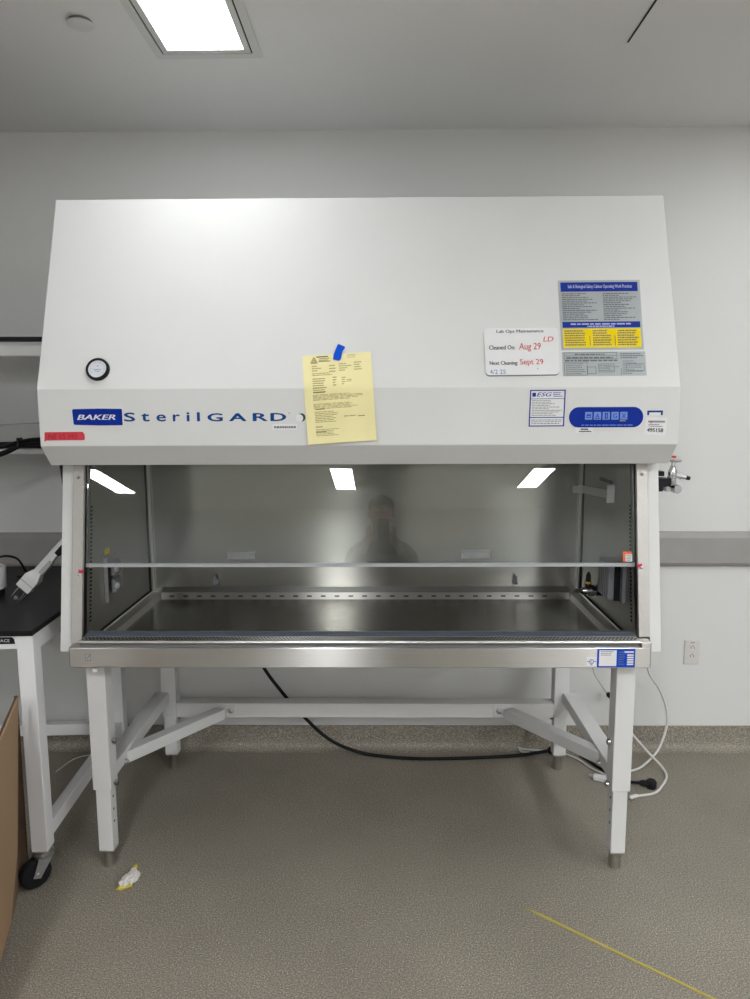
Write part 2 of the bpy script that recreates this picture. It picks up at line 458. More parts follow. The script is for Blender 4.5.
# ------------------------------------------------------------------ stand
xl, xr = XC-.9035, XC+.9027           # outer faces of the front legs
stand = thing('cabinet_stand', 'white tubular steel stand carrying the cabinet, on four round metal feet', 'stand', (XC, 2.55, 0))
def leg(x0, x1, yf, zs, ztop, side):
    lg = MB().box((x0, yf, zs), (x1, yf+.062, ztop), .003).build('leg', W_STAND, stand)
    i = .006
    it = MB().box((x0+i, yf+i, .062), (x1-i, yf+.062-i, zs+.02), .003).build('inner_leg', W_STAND, lg)
    xc, yc = (x0+x1)/2, yf+.031
    f = MB().box((x0+i+.001, yf+i+.001, .057), (x1-i-.001, yf+.061-i, .063), .001)
    f.lathe((xc, yc, 0), (xc, yc, .059), [(0, .018), (.03, .0205), (.94, .0205), (1, .024)], 24)
    lbl(f.build('foot', M_NICKEL, lg, smooth=True), 'round brushed metal levelling foot')
    xin = x1 if side < 0 else x0; sg = 1 if side < 0 else -1
    b = MB()
    for z in (.453, .303):
        b.lathe((xin, yc-.005, z), (xin+sg*.016, yc-.005, z), [(0, .006), (.35, .006), (.36, .0115), (.8, .0115), (1, .007)], 12)
    for q in b.apart('bolt', M_CHROME, lg, smooth=True, each=True): lbl(q, 'chrome clamp bolt')
    h = MB()
    for z in (.253, .207, .162):
        h.cyl((xin-sg*i, yc-.003, z), (xin-sg*(i-.0006), yc-.003, z), .0045, seg=10)
    for q in h.apart('adjusting_hole', M_DARK, lg, each=True): lbl(q, 'dark height adjusting hole')
    return lg
leg(xl, xl+.062, 2.2115, .289, .7525, -1)
leg(xr-.062, xr, 2.2115, .289, .7525, 1)
for x0, sd in ((XC-.876, -1), (XC+.806, 1)):
    lg = MB().box((x0, 2.87, .244), (x0+.062, 2.93, .7525), .003).build('leg', W_STAND, stand)
    MB().box((x0+.004, 2.875, .07), (x0+.058, 2.925, .25), .003).build('inner_leg', W_STAND, lg)
    xc, yc = x0+.031, 2.903
    f = MB().box((x0+.006, 2.877, .066), (x0+.056, 2.924, .071)); f.lathe((xc, yc, 0), (xc, yc, .068), [(0, .018), (.03, .0205), (.94, .0205), (1, .023)], 24)
    lbl(f.build('foot', M_NICKEL, lg, smooth=True), 'round brushed metal levelling foot')
    b = MB().lathe((x0+(.058 if sd < 0 else .004), 2.9, .232), (x0+(.058 if sd < 0 else .004)+(-sd)*.012, 2.9, .232), [(0, .006), (.4, .006), (.41, .010), (1, .007)], 12)
    lbl(b.build('bolt', M_GREYPL, lg, smooth=True), 'dark clamp bolt')
MB().box((XC-.814, 2.87, .244), (XC+.806, 2.93, .307), .003).build('cross_rail', W_STAND, stand)
for x0 in (xl+.001, xr-.061):
    MB().box((x0, 2.272, .312), (x0+.060, 2.872, .358), .003).build('side_rail', W_STAND, stand)
for sg, xa, xb, xs in ((-1, -.66, -.935, xl+.061), (1, .495, .777, xr-.061)):
    d = -1 if sg < 0 else 1
    A = Vector((xa + d*.034, 2.846, .276)); B = Vector((xb, 2.375, .328))
    br = MB().obox(A, B, .046, .044, bev=.002).build('corner_brace', W_STAND, stand)
    d = -1 if sg < 0 else 1
    xp = xa
    pl = MB().box((xp-.026, 2.8655, .252), (xp+.026, 2.8698, .299), .001)
    pl.build('end_plate', W_STAND, br)
    bb = MB(); bx = xp-d*.004
    bb.lathe((bx, 2.8655, .276), (bx, 2.853, .276), [(0, .012), (.25, .012), (.26, .009), (.9, .008), (1, .005)], 12)
    p2 = Vector((xs - (-d)*0, 2.315, .345))
    bb.lathe((xs, 2.350, .318), (xs - d*.012, 2.350, .318), [(0, .011), (.25, .011), (.26, .0085), (.9, .0075), (1, .005)], 12)
    for q in bb.apart('bolt', M_ZINC, br, smooth=True, each=True): lbl(q, 'zinc brace bolt')

# ------------------------------------------------------------------ cabinet
X0, X1 = XC-.9704, XC+.9704
cab = thing('biosafety_cabinet', 'large white and stainless steel biosafety cabinet with glass sash, on its white stand', 'biosafety cabinet', (XC, 2.55, .753))
NB = (2.143, 1.625); NT = (2.3506, 2.2306)
prof = [(2.143, 1.4528), NB, NT, (2.955, 2.2306), (2.955, 1.60), (2.36, 1.60), (2.275, 1.44), (2.262, 1.3897), (2.2016, 1.3897)]
MB().prism(prof, X0, X1, bev=.0022).build('hood', W_ENAMEL, cab)
TAN = .0975/.583
def yslope(z): return 2.182 + (z-.785)*TAN
for a, b in ((X0+.001, X0+.037), (X1-.037, X1-.001)):
    MB().prism([(yslope(.785), .785), (yslope(1.42), 1.42), (2.40, 1.62), (2.953, 1.62), (2.953, .785)], a, b, bev=.0015).build('side_panel', W_ENAMEL, cab)
MB().box((X0+.037, 2.90, .785), (X1-.037, 2.953, 1.60)).build('back_panel', W_ENAMEL, cab)
# stainless interior
HX, RY = .8915, 2.872              # inner half width, inner rear wall
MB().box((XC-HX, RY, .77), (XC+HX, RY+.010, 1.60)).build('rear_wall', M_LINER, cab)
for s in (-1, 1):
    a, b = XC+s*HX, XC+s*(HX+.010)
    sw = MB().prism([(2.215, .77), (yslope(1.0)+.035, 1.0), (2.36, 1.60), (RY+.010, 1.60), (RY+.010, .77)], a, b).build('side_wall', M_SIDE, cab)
    # light corner trim and dark joint beside it
    lbl(MB().box((XC+s*(HX-.001), RY-.024, .809), (XC+s*(HX-.010), RY, 1.60), .003).build('corner_trim', M_TRIM, cab), 'pale upright corner trim of the work zone')
    lbl(MB().box((XC+s*(HX-.0002), RY-.042, .809), (XC+s*(HX-.0025), RY-.024, 1.60)).build('corner_seam', M_DARK, cab), 'dark upright joint')
    # row of air slots along the front edge of the side wall
    sl = MB()
    for k in range(30):
        z = .868 + k*.0128
        y = yslope(z) + .040
        sl.box((a, y, z), (a - s*.0012, y+.012, z+.006))
    sl.apart('air_slot', M_DARK, sw, each=True)
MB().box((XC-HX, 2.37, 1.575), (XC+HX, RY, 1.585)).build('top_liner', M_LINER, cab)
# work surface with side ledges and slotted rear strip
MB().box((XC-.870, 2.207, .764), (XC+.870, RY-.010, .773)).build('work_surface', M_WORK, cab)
for s in (-1, 1):
    q = [(XC+s*HX, .811), (XC+s*(HX-.006), .804), (XC+s*(HX-.036), .798), (XC+s*(HX-.040), .771), (XC+s*HX, .771)]
    MB().prism(q, 2.207, RY-.001, axis='y').build('side_ledge', M_STEEL, cab)
    lbl(MB().box((XC+s*(HX-.0004), 2.207, .809), (XC+s*(HX-.004), RY-.001, .816)).build('ledge_seam', M_DARK, cab), 'dark joint along the ledge')
strip = MB().prism([(RY, .8215), (RY-.019, .806), (RY-.025, .803), (RY-.026, .7735), (RY, .7735)], XC-HX+.042, XC+HX-.042).build('rear_strip', M_STEEL, cab)
sl = MB(); n = 29
for k in range(n):
    x = XC-.805 + 1.61*k/(n-1)
    sl.box((x-.010, RY-.0268, .7850), (x+.010, RY-.0255, .7905))
for q in sl.apart('slot', M_DARK, strip, each=True): lbl(q, 'dark slot')
# front sill: rail, lip, perforated grille, grey gasket
RX0, RX1 = XC-.9155, XC+.9155
MB().box((RX0, 2.150, .7535), (RX1, 2.90, .763), .003).box((RX0, 2.123, .753), (RX1, 2.165, .8205), .004).build('base_pan', M_STEEL, cab)
MB().box((RX1-.032, 2.1235, .80), (RX1, 2.163, .838), .004).build('rail_end', M_STEEL, cab)
lbl(MB().box((RX0+.036, 2.131, .82), (RX1-.036, 2.19, .836)).build('sill_gap', M_GREYPL, cab), 'dark recess under the sill lip')
MB().box((RX0+.034, 2.112, .8355), (RX1-.034, 2.124, .8445), .0035).box((RX0+.034, 2.124, .8355), (RX1-.034, 2.20, .8415)).build('sill_lip', M_TRIM, cab)
gr = MB().box((RX0+.037, 2.126, .8415), (RX1-.037, 2.1615, .8432)).build('front_grille', M_STEEL, cab)
sl = MB()
for row in range(3):
    for k in range(150):
        x = RX0+.042 + (RX1-RX0-.084)*(k+.5*(row % 2)+.25)/150
        y = 2.132+row*.0105
        sl.box((x-.0036, y-.003, .8432), (x+.0036, y+.003, .84335))
o = lbl(sl.build('perforation', M_DARK, gr), 'rows of small dark perforations'); o['kind'] = 'stuff'
MB().prism([(2.1615, .8415), (2.1625, .8450), (2.180, .8475), (2.186, .8500), (2.203, .8495), (2.207, .8415)], RX0+.037, RX1-.037).build('gasket', M_GASKET, cab)
# steel posts beside the opening
for s in (-1, 1):
    xo, xi = XC+s*.930, XC+s*.8945
    zb = .812 if s < 0 else .836
    P = [(yslope(zb)-.012, zb), (yslope(1.388)-.012, 1.388), (yslope(1.388)+.001, 1.388), (yslope(zb)+.001, zb)]
    po = MB().prism(P, xi, xo, bev=.0015).build('side_post', M_POST, cab)
    P2 = [(yslope(zb)-.0135, zb), (yslope(1.388)-.0135, 1.388), (yslope(1.388)-.0115, 1.388), (yslope(zb)-.0115, zb)]
    lbl(MB().prism(P2, xi, xi+s*.009).build('edge_strip', M_POST, po), 'polished inner edge strip')
    MB().prism([(yslope(zb)+.020, zb), (yslope(1.388)+.020, 1.388), (yslope(1.388)+.034, 1.388), (yslope(zb)+.034, zb)], XC+s*.925, XC+s*(HX+.001)).build('sash_channel', M_SIDE, po)
    sc = MB()
    for z in ((1.345, 1.034) if s < 0 else (1.35, 1.055)):
        x = xi+s*(.017 if z > 1.2 else .010); y = yslope(z)-.0125
        sc.lathe((x, y, z), (x, y-.006, z), [(0, .0052), (.5, .0052), (1, .002)], 12)
    for q in sc.apart('screw', M_ZINC, po, smooth=True, each=True): lbl(q, 'dark metal screw')
# glass sash, leaning back with the side panels
SN = Vector((0, -cos(math.atan(.1664)), sin(math.atan(.1664))))
def ysash(z): return 2.195 + (z-.785)*.1664
sash = MB().prism([(ysash(1.058), 1.058), (ysash(1.44), 1.44), (ysash(1.44)+.006, 1.44), (ysash(1.058)+.006, 1.058)], XC-.8935, XC+.8935).build('glass_sash', M_GLASS, cab)
lbl(sash, 'clear sliding glass sash with mirror reflections of the room')
e = MB().prism([(ysash(1.053)-.002, 1.0525), (ysash(1.064)-.002, 1.0635), (ysash(1.064)+.008, 1.0635), (ysash(1.053)+.008, 1.0525)], XC-.893, XC+.893)
lbl(e.build('bottom_edge', plain('sash_edge', (.34, .35, .36), .3, metal=.2, var=.05, scale=8), sash), 'pale polished bottom edge of the sash')
for s in (-1, 1):
    z = 1.046 if s < 0 else 1.063
    y = yslope(z)-.0155; x = XC+s*.8985
    lbl(MB().slab([(x-.007, y, z-.006), (x+.007, y, z-.006), (x+.007, y, z+.006), (x, y, z+.002), (x-.007, y, z+.006)], (0, -1, 0), .002).build('height_marker', M_PINK, cab), 'small red sash height marker')
sh = Sheet.quad((XC+.855, ysash(1.10)-.0005, 1.10), (XC+.885, ysash(1.10)-.0005, 1.10), (XC+.855, ysash(1.068)-.0005, 1.068), (XC+.885, ysash(1.068)-.0005, 1.068), SN)
tg_ = sh.body(MB()).build('sash_tag', M_ORANGE, sash)
m = MB(); sh.rect(m, .28, .25, 1, 1); lbl(tg_, 'small orange and white tag at the sash corner'); m.build('white_field', M_STICK, tg_)
m = MB(); sh.lines(m, .35, .3, .95, .95, 4, 3, .0011); m.apart('printed_text', M_GREYINK, tg_)

# fittings in the work zone --------------------------------------------------
XL, XR = XC-HX, XC+HX
c = MB().box((XL, 2.3945, 0.8983), (XL+.004, 2.4920, 1.0490), .001).build('outlet_cover', M_SIDE, cab)
lbl(c, 'steel outlet cover on the left inner wall')
for z in (0.9444, 1.0039):
    fl = MB().box((XL+.007, 2.4099, z-.026), (XL+.024, 2.4766, z+.026), .008, 3).build('flap', M_FLAP, c, smooth=True)
    MB().lathe((XL+.024, 2.4202, z), (XL+.034, 2.4202, z), [(0, .012), (.6, .011), (1, .006)], 14).build('latch', M_LTGREY, fl, smooth=True)
MB().box((XL+.001, 2.372, 0.893), (XL+.013, 2.377, 1.0521)).build('cover_edge', M_ZINC, c)
lbl(MB().box((XL+.0005, 2.3894, 1.0603), (XL+.0015, 2.4304, 1.0798)).build('warning_label', M_YELLOW, cab), 'small yellow warning label on the left inner wall')
c = MB().box((XR-.050, 2.3381, 0.9137), (XR, 2.4561, 1.0367), .003).build('outlet_box', M_GREYPL, cab)
lbl(c, 'grey outlet box on the right inner wall')
lbl(MB().box((XR-.012, 2.3094, 0.9096), (XR, 2.3299, 1.0388)).build('cover_flange', M_FLAP, c), 'smoky cover flange'); MB().box((XR-.030, 2.3299, 0.9116), (XR, 2.3381, 1.0367)).build('gap', M_DARK, c)
m = MB()
for k in range(5): m.box((XR-.0512, 2.3484+k*.02, 0.9188), (XR-.0498, 2.3545+k*.02, 1.0316))
m.apart('rib', M_FLAP, c, each=True)
# petcock on the right inner wall
py, pz = 2.50, .903
v = MB().lathe((XR, py, pz), (XR-.118, py, pz), [(0, .024), (.05, .024), (.06, .015), (.40, .015), (.41, .021), (.58, .021), (.59, .015), (.78, .014), (.80, .009), (1., .006)], 18).build('gas_petcock', M_CHROME, cab, smooth=True)
lbl(v, 'chrome gas petcock with black handle on the right inner wall')
m = MB().lathe((XR-.014, py, pz), (XR-.040, py, pz), [(0, .015), (.1, .019), (.9, .019), (1, .015)], 18); lbl(m.build('ring', M_BLACK, v, smooth=True), 'black ring')
m = MB().lathe((XR-.070, py-.002, pz+.010), (XR-.070, py-.004, pz+.070), [(0, .010), (.3, .011), (.35, .0095), (.8, .0085), (1, .003)], 16); lbl(m.build('handle', M_BLACK, v, smooth=True), 'black pointed handle')
m = MB().lathe((XR-.070, py-.0025, pz+.028), (XR-.070, py-.003, pz+.035), [(0, .0118), (1, .0118)], 16); lbl(m.build('band', M_GOLD, v, smooth=True), 'gold band')
m = MB().lathe((XR-.095, py-.010, pz+.006), (XR-.128, py-.02, pz+.003), [(0, .006), (1, .004)], 12); m.build('nozzle', M_CHROME, v, smooth=True)
# hanger bar on the upper right inner wall
hb = MB().box((XR-.060, 2.7689, 1.2265), (XR-.012, 2.7812, 1.2541)).obox((XR-.022, 2.8304, 1.2377), (XR-.022, 2.4612, 1.2603), .006, .028).build('hanger_arm', M_STICK, cab)
lbl(hb, 'pale metal hanger arm on the upper right inner wall')
MB().box((XR-.030, 2.4489, 1.2316), (XR-.004, 2.4571, 1.2952), .001).build('end_plate', M_STICK, hb)
MB().box((XR-.004, 2.4920, 1.2931), (XR, 2.6253, 1.3054)).build('dark_wall_patch', M_DARK, hb)  # black patch on the wall beside the arm
for x in (-.701, .548):
    m = MB().lathe((x, 2.8723, 0.8439), (x, 2.8405, 0.8439), [(0, .011), (.3, .011), (.35, .007), (1, .007)], 14); m.box((x-.005, 2.8456, 0.8439), (x+.005, 2.8559, 0.8727), .002)
    lbl(m.build('drain_cock', M_GREYPL, cab, smooth=True), 'small dark cock low on the inner rear wall')
for x0, x1, z0, z1 in ((-.651, -.536, 0.9393, 0.9701), (.323, .443, 0.9414, 0.9773)):
    o = MB().box((x0, 2.8707, z0), (x1, 2.8723, z1-.010)).box((x0, 2.8610, z1-.010), (x1, 2.8723, z1), .001).build('rear_bracket', M_ZINC, cab)
    lbl(o, 'small aluminium bracket on the inner rear wall')

# gauge ----------------------------------------------------------------------
HV = Vector((0, .2076, .6056)).normalized(); HN = Vector((0, -HV.z, HV.y))
def hp(x, v, off=0.): return Vector((x, NB[0], NB[1])) + HV*v + HN*off
gc = hp(-.8665, .0615)
ga = MB().lathe(gc, gc+HN*.012, [(0, .0355), (.7, .0355), (.95, .0335), (1, .0330), (1.001, .0285), (.6, .0275)], 48).build('pressure_gauge', M_BLACK, cab, smooth=True)
lbl(ga, 'round pressure gauge with black bezel on the hood')
fc = MB().cyl(gc+HN*.006, gc+HN*.0078, .0278, seg=40).build('dial', M_GAUGE, ga)
U = Vector((1, 0, 0)); tk = MB(); gs = Sheet(lambda u, v, o: gc + HN*(.0078+o) + U*(u-.5)*.054 + HV*(.5-v)*.054)
for k in range(15):
    a = radians(210-240*k/14); r0, r1 = (.034 if k % 2 else .030)/.05*.5, .43
    ca, sa = cos(a), sin(a); w = .008
    pts = [(.5+ca*r0*1.1+sa*w, .5-sa*r0*1.1+ca*w), (.5+ca*r1+sa*w, .5-sa*r1+ca*w), (.5+ca*r1-sa*w, .5-sa*r1-ca*w), (.5+ca*r0*1.1-sa*w, .5-sa*r0*1.1-ca*w)]
    tk.poly([gs.pt(u, v, .0003) for u, v in pts])
gs.rect(tk, .28, .52, .72, .55, .0003); gs.rect(tk, .36, .62, .64, .65, .0003); gs.rect(tk, .47, .30, .54, .36, .0003)
tk.build('scale_marks', M_GREYINK, fc)

# brand badge and lettering on the fascia -----------------------------------
FY = 2.143
def fquad(x0, z1, x1, z0): return Sheet.quad((x0, FY, z1), (x1, FY, z1), (x0, FY, z0), (x1, FY, z0), (0, -1, 0))
def rounded(n=6, ru=.06, rv=.15):
    P = []
    for cu, cv, a0 in ((1-ru, 1-rv, 0), (ru, 1-rv, 90), (ru, rv, 180), (1-ru, rv, 270)):
        for k in range(n+1):
            a = radians(a0+90*k/n); P.append((cu+ru*cos(a), cv+rv*sin(a)))
    return P
sh = fquad(-.945, 1.5665, -.791, 1.5155)
bd = sh.body(MB(), .0015, shape=[(.02, .03), (.5, 0), (.97, .02), (.985, .06), (.985, .97), (.97, .99), (.5, 1), (.03, .96), (.015, .9), (.0, .1)]).build('maker_badge', M_BLUE, cab)
lbl(bd, 'dark blue badge with white slanted capitals')
m = MB(); sh.text(m, 'BAKER', .12, .36, .87, .66, .0018, shear=.06, bold=.008); m.build('lettering', M_STICK, bd)
sh = fquad(-.79, 1.56, -.29, 1.52)
def fx(x): return (x+.79)/.5
def fz(z): return (1.56-z)/.04
m = MB()
for ch, a, b, z0, z1 in (('S', -.787, -.755, 1.5275, 1.5535), ('t', -.735, -.711, 1.5275, 1.5515), ('e', -.688, -.661, 1.5272, 1.5475), ('r', -.638, -.618, 1.5275, 1.5475),
                         ('i', -.597, -.588, 1.5275, 1.5535), ('l', -.565, -.557, 1.5275, 1.5535), ('G', -.532, -.489, 1.527, 1.5505), ('A', -.466, -.417, 1.5275, 1.5505),
                         ('R', -.394, -.352, 1.5275, 1.5505), ('D', -.340, -.296, 1.5275, 1.5505)):
    sh.text(m, ch, fx(a), fz(z1), fx(b), fz(z0), .0006, bold=.05)
lbl(m.build('model_lettering', M_LOGO, cab), 'wide spaced blue letters')
m = MB(); m.box((-.2865, FY-.0008, 1.549), (-.2835, FY, 1.552)); m.build('trademark_dot', M_GREYINK, cab)
m = MB().cyl((-.248, FY, 1.5375), (-.248, FY-.0008, 1.5375), .0125, seg=28).build('model_emblem', M_GREEN, cab); lbl(m, 'round emblem half hidden by a round white sticker')
MB().cyl((-.254, FY-.0008, 1.5355), (-.254, FY-.0014, 1.5355), .0115, seg=28).build('round_sticker', M_STICK, m)
sh = fquad(-.3375, 1.518, -.2615, 1.5005); st = sh.body(MB()).build('small_sticker', M_STICK, cab)
m = MB(); sh.lines(m, .08, .25, .95, .75, 1, 11, h=.7, ragged=0); m.apart('printed_text', M_GREYINK, st)
sh = Sheet.quad((-1.0335, FY, 1.4955), (-.912, FY, 1.4965), (-1.036, FY, 1.4695), (-.911, FY, 1.471), (0, -1, 0))
rt = sh.body(MB(), .0005, shape=[(0, 0), (.965, .0), (.985, .2), (1, .25), (1, .8), (.985, 1), (.05, .98), (0, 1.1)]).build('red_tape_label', M_RED, cab)
lbl(rt, 'red tape label with handwritten letters')
m = MB(); sh.text(m, 'NE VS 095', .10, .24, .82, .80, .0009, shear=.02); m.apart('handwriting', M_DKRED, rt)

# certification sticker -------------------------------------------------------
sh = Sheet.quad((.4415, FY, 1.617), (.5485, FY, 1.6175), (.4395, FY, 1.5075), (.5465, FY, 1.508), (0, -1, 0))
cs = sh.body(MB()).build('certification_sticker', M_STICK, cab); lbl(cs, 'white certification sticker with blue border')
m = MB(); sh.ring(m, 0, 0, 1, 1, .035, .03); sh.rect(m, .03, .235, .97, .25); sh.rect(m, .03, .74, .97, .765); m.build('border', M_NAVY, cs)
m = MB(); sh.rect(m, .07, .075, .17, .185); sh.text(m, 'ESG', .22, .07, .60, .18, .0009, shear=.15, bold=.01); sh.lines(m, .65, .06, .93, .20, 3, 5); m.build('heading', M_NAVY, cs)
m = MB(); sh.lines(m, .07, .27, .93, .72, 10, 6, ragged=.5, h=.35); sh.lines(m, .07, .80, .95, .95, 3, 8, ragged=.1, h=.4); m.apart('printed_text', M_GREYINK, cs)
# control panel ---------------------------------------------------------------
sh = Sheet.quad((.5605, FY, 1.5655), (.7835, FY, 1.5655), (.5605, FY, 1.5045), (.7835, FY, 1.5045), (0, -1, 0))
cp = sh.body(MB(), .0015, shape=rounded(10, .13, .5)).build('control_panel', M_BRIGHTBLUE if False else M_BLUE, cab); lbl(cp, 'dark blue rounded control panel with five pale keys')
for k in range(5):
    u = .215+k*.118
    kb = MB(); sh.rect(kb, u, .24, u+.098, .62, .002); ky = kb.build('key', M_ICON, cp)
    gl = MB()
    if k == 0: sh.ring(gl, u+.02, .36, u+.078, .53, .008, .03, .0024); sh.rect(gl, u+.03, .40, u+.068, .44, .0024)
    elif k == 1: sh.text(gl, 'A', u+.02, .33, u+.078, .54, .0024); sh.rect(gl, u+.015, .54, u+.083, .57, .0024)
    elif k == 2: sh.ring(gl, u+.03, .30, u+.068, .57, .012, .05, .0024)
    elif k == 3: sh.text(gl, 'G', u+.022, .33, u+.076, .55, .0024)
    else: sh.text(gl, 'X', u+.02, .32, u+.078, .56, .0024)
    gl.build('symbol', M_BLUE, ky)
m = MB(); sh.rect(m, .685, .665, .765, .695, .002); lbl(m.build('status_light', M_GOLD, cp), 'thin amber status light')
m = MB(); sh.lines(m, .17, .85, .86, .92, 1, 4, .002, h=.6, ragged=0); m.apart('printed_text', M_ICON, cp)
sh = fquad(.582, 1.5045, .636, 1.488); st = sh.body(MB()).build('small_sticker', M_STICK, cab)
m = MB(); sh.lines(m, .28, .12, .70, .50, 1, 31, h=.7, ragged=0); sh.lines(m, .18, .55, .88, .9, 1, 32, h=.6, ragged=0); m.apart('printed_text', M_BLKINK, st)
sh = fquad(.795, 1.5545, .842, 1.5405); st = sh.body(MB()).build('bracket_logo', M_STICK, cab)
m = MB(); sh.rect(m, 0, 0, 1, .42); sh.rect(m, 0, .42, .13, 1); sh.rect(m, .87, .42, 1, 1); m.build('emblem', M_LOGO, st)
sh = Sheet.quad((.793, FY, 1.534), (.857, FY, 1.5335), (.788, FY, 1.483), (.853, FY, 1.480), (0, -1, 0))
st = sh.body(MB()).build('asset_sticker', M_STICK, cab); lbl(st, 'white asset sticker with a six digit number')
m = MB(); sh.text(m, '495158', .12, .62, .86, .84, .0009, bold=.012); m.build('number', M_BLKINK, st)
m = MB(); sh.lines(m, .12, .14, .9, .32, 1, 45, h=.6, ragged=0, wmin=.07, wmax=.1); sh.lines(m, .15, .36, .82, .56, 2, 46, h=.45); m.apart('printed_text', M_GREYINK, st)
m = MB(); sh.rect(m, .22, .22, .29, .34, .0011); m.build('red_dot', M_REDINK, st)

# instruction labels on the hood ------------------------------------------------
HNv = HN
sh = Sheet.quad(hp(.5415, .348), hp(.794, .349), hp(.541, .118), hp(.7905, .119), HN)
il = sh.body(MB()).build('instruction_label', M_SILVERLBL, cab); lbl(il, 'silver, blue and yellow instruction label on the hood')
m = MB(); sh.rect(m, .03, .03, .97, .165, .0008); sh.rect(m, .03, .60, .975, .685, .0008); m.build('blue_band', M_NAVY, il)
m = MB(); sh.text(m, 'Safe & Biological Safety Cabinet Operating Work Practices', .12, .065, .90, .13, .0012, bold=.0015); sh.lines(m, .13, .615, .86, .65, 1, 51, .0012, ragged=0, h=.6); sh.lines(m, .33, .65, .66, .68, 1, 52, .0012, ragged=0, h=.6); m.apart('band_text', plain('pale_lilac', (.42, .44, .70), .5), il)
m = MB(); sh.rect(m, .03, .70, .975, .965, .0008); lbl(m.build('yellow_panel', M_YELLOW, il), 'yellow warning panel')
m = MB()
for (a, b), q in zip(((.05, .31), (.39, .62), (.69, .95)), (1, 2, 3)): sh.lines(m, a, .715, b, .945, 7, 60+q, .0012, ragged=.25, h=.5)
for u in (.35, .655): sh.rect(m, u, .80, u+.008, .94, .0012)
sh.lines(m, .04, .185, .47, .585, 15, 64, .0012, ragged=.6, h=.42); sh.lines(m, .54, .185, .96, .585, 15, 65, .0012, ragged=.6, h=.42)
m.apart('printed_text', plain('label_print', (.10, .11, .13), .6), il)
sh = Sheet.quad(hp(.5425, .112), hp(.7935, .113), hp(.5415, .0345), hp(.7925, .0355), HN)
sl2 = sh.body(MB()).build('wiring_label', M_SILVERLBL, cab); lbl(sl2, 'silver wiring diagram label under the instruction label')
m = MB(); sh.ring(m, .02, .03, .66, .30, .005, .018); sh.rect(m, .02, .16, .66, .175); sh.ring(m, .02, .42, .30, .97, .005, .018); sh.ring(m, .43, .50, .62, .85, .006, .02); sh.rect(m, .50, .62, .68, .64); sh.ring(m, .29, .62, .40, .92, .006, .02); sh.ring(m, .76, .5, .98, .8, .005, .018); sh.rect(m, .70, .70, .70+.006, .97)
sh.lines(m, .15, .06, .55, .14, 1, 71, h=.7); sh.lines(m, .05, .19, .62, .29, 1, 72, h=.6); sh.lines(m, .70, .05, .97, .30, 3, 73, h=.5); sh.lines(m, .03, .31, .66, .40, 1, 74, h=.7, ragged=0)
sh.lines(m, .04, .46, .28, .95, 6, 75, h=.35); sh.lines(m, .44, .54, .61, .82, 4, 76, h=.35); sh.lines(m, .72, .36, .98, .95, 7, 77, h=.35, ragged=.6)
m.apart('diagram_print', plain('diagram_grey', (.13, .14, .15), .6), sl2)

# nameplate and mark on the steel front rail --------------------------------------
ry = 2.123
sh = Sheet.quad((.6675, ry, .8165), (.7855, ry, .8165), (.6675, ry, .757), (.7855, ry, .757), (0, -1, 0))
npz = sh.body(MB(), .0008).build('nameplate', M_BRIGHTBLUE, cab); lbl(npz, 'blue and white nameplate on the steel front rail')
m = MB(); sh.rect(m, .05, .07, .51, .93, .0011); wf = m.build('white_field', M_STICK, npz)
m = MB(); sh.lines(m, .09, .10, .48, .38, 3, 81, .0014, h=.4); sh.lines(m, .56, .12, .74, .9, 6, 82, .0014, h=.35, ragged=.3); m.apart('printed_text', M_GREYINK, npz)
m = MB(); sh.rect(m, .70, .12, .96, .21, .0012)
for k in range(5): sh.rect(m, .79, .29+k*.125, .96, .29+k*.125+.085, .0012)
m.build('data_field', M_STICK, npz)
sh = fquad(.634, .790, .6665, .761); sh = Sheet.quad((.634, ry, .790), (.6665, ry, .790), (.634, ry, .761), (.6665, ry, .761), (0, -1, 0))
st = sh.body(MB()).build('listing_sticker', M_STICK, cab)
m = MB()
for k in range(20):
    a0, a1 = 2*pi*k/20, 2*pi*(k+1)/20
    m.poly([sh.pt(.5+.24*cos(a)*r, .5+.27*sin(a)*r, .0009) for a, r in ((a0, 1), (a1, 1), (a1, .78), (a0, .78))])
sh.text(m, 'UL', .38, .36, .62, .62, .0009); sh.rect(m, .06, .47, .26, .53); sh.rect(m, .74, .47, .94, .53); sh.rect(m, .40, .82, .6, .9)
m.build('listing_mark', M_NAVY, st)
sh = Sheet.quad((-.942, ry, .800), (-.924, ry, .800), (-.942, ry, .778), (-.924, ry, .778), (0, -1, 0))
st = sh.body(MB(), .0003).build('etched_mark', M_ZINC, cab)
m = MB(); m.poly([sh.pt(u, v, .0006) for u, v in ((.2, .8), (.35, .8), (.85, .2), (.7, .2))]); sh.ring(m, 0, 0, 1, 1, .08, .07, .0006); m.build('etched_line', M_GREYPL, st)
lbl(MB().lathe((-.925, 2.150, .7535), (-.925, 2.150, .733), [(0, .008), (.45, .008), (.46, .0105), (1, .0105)], 14).build('bumper', M_WPL, cab, smooth=True), 'small white bumper under the rail')

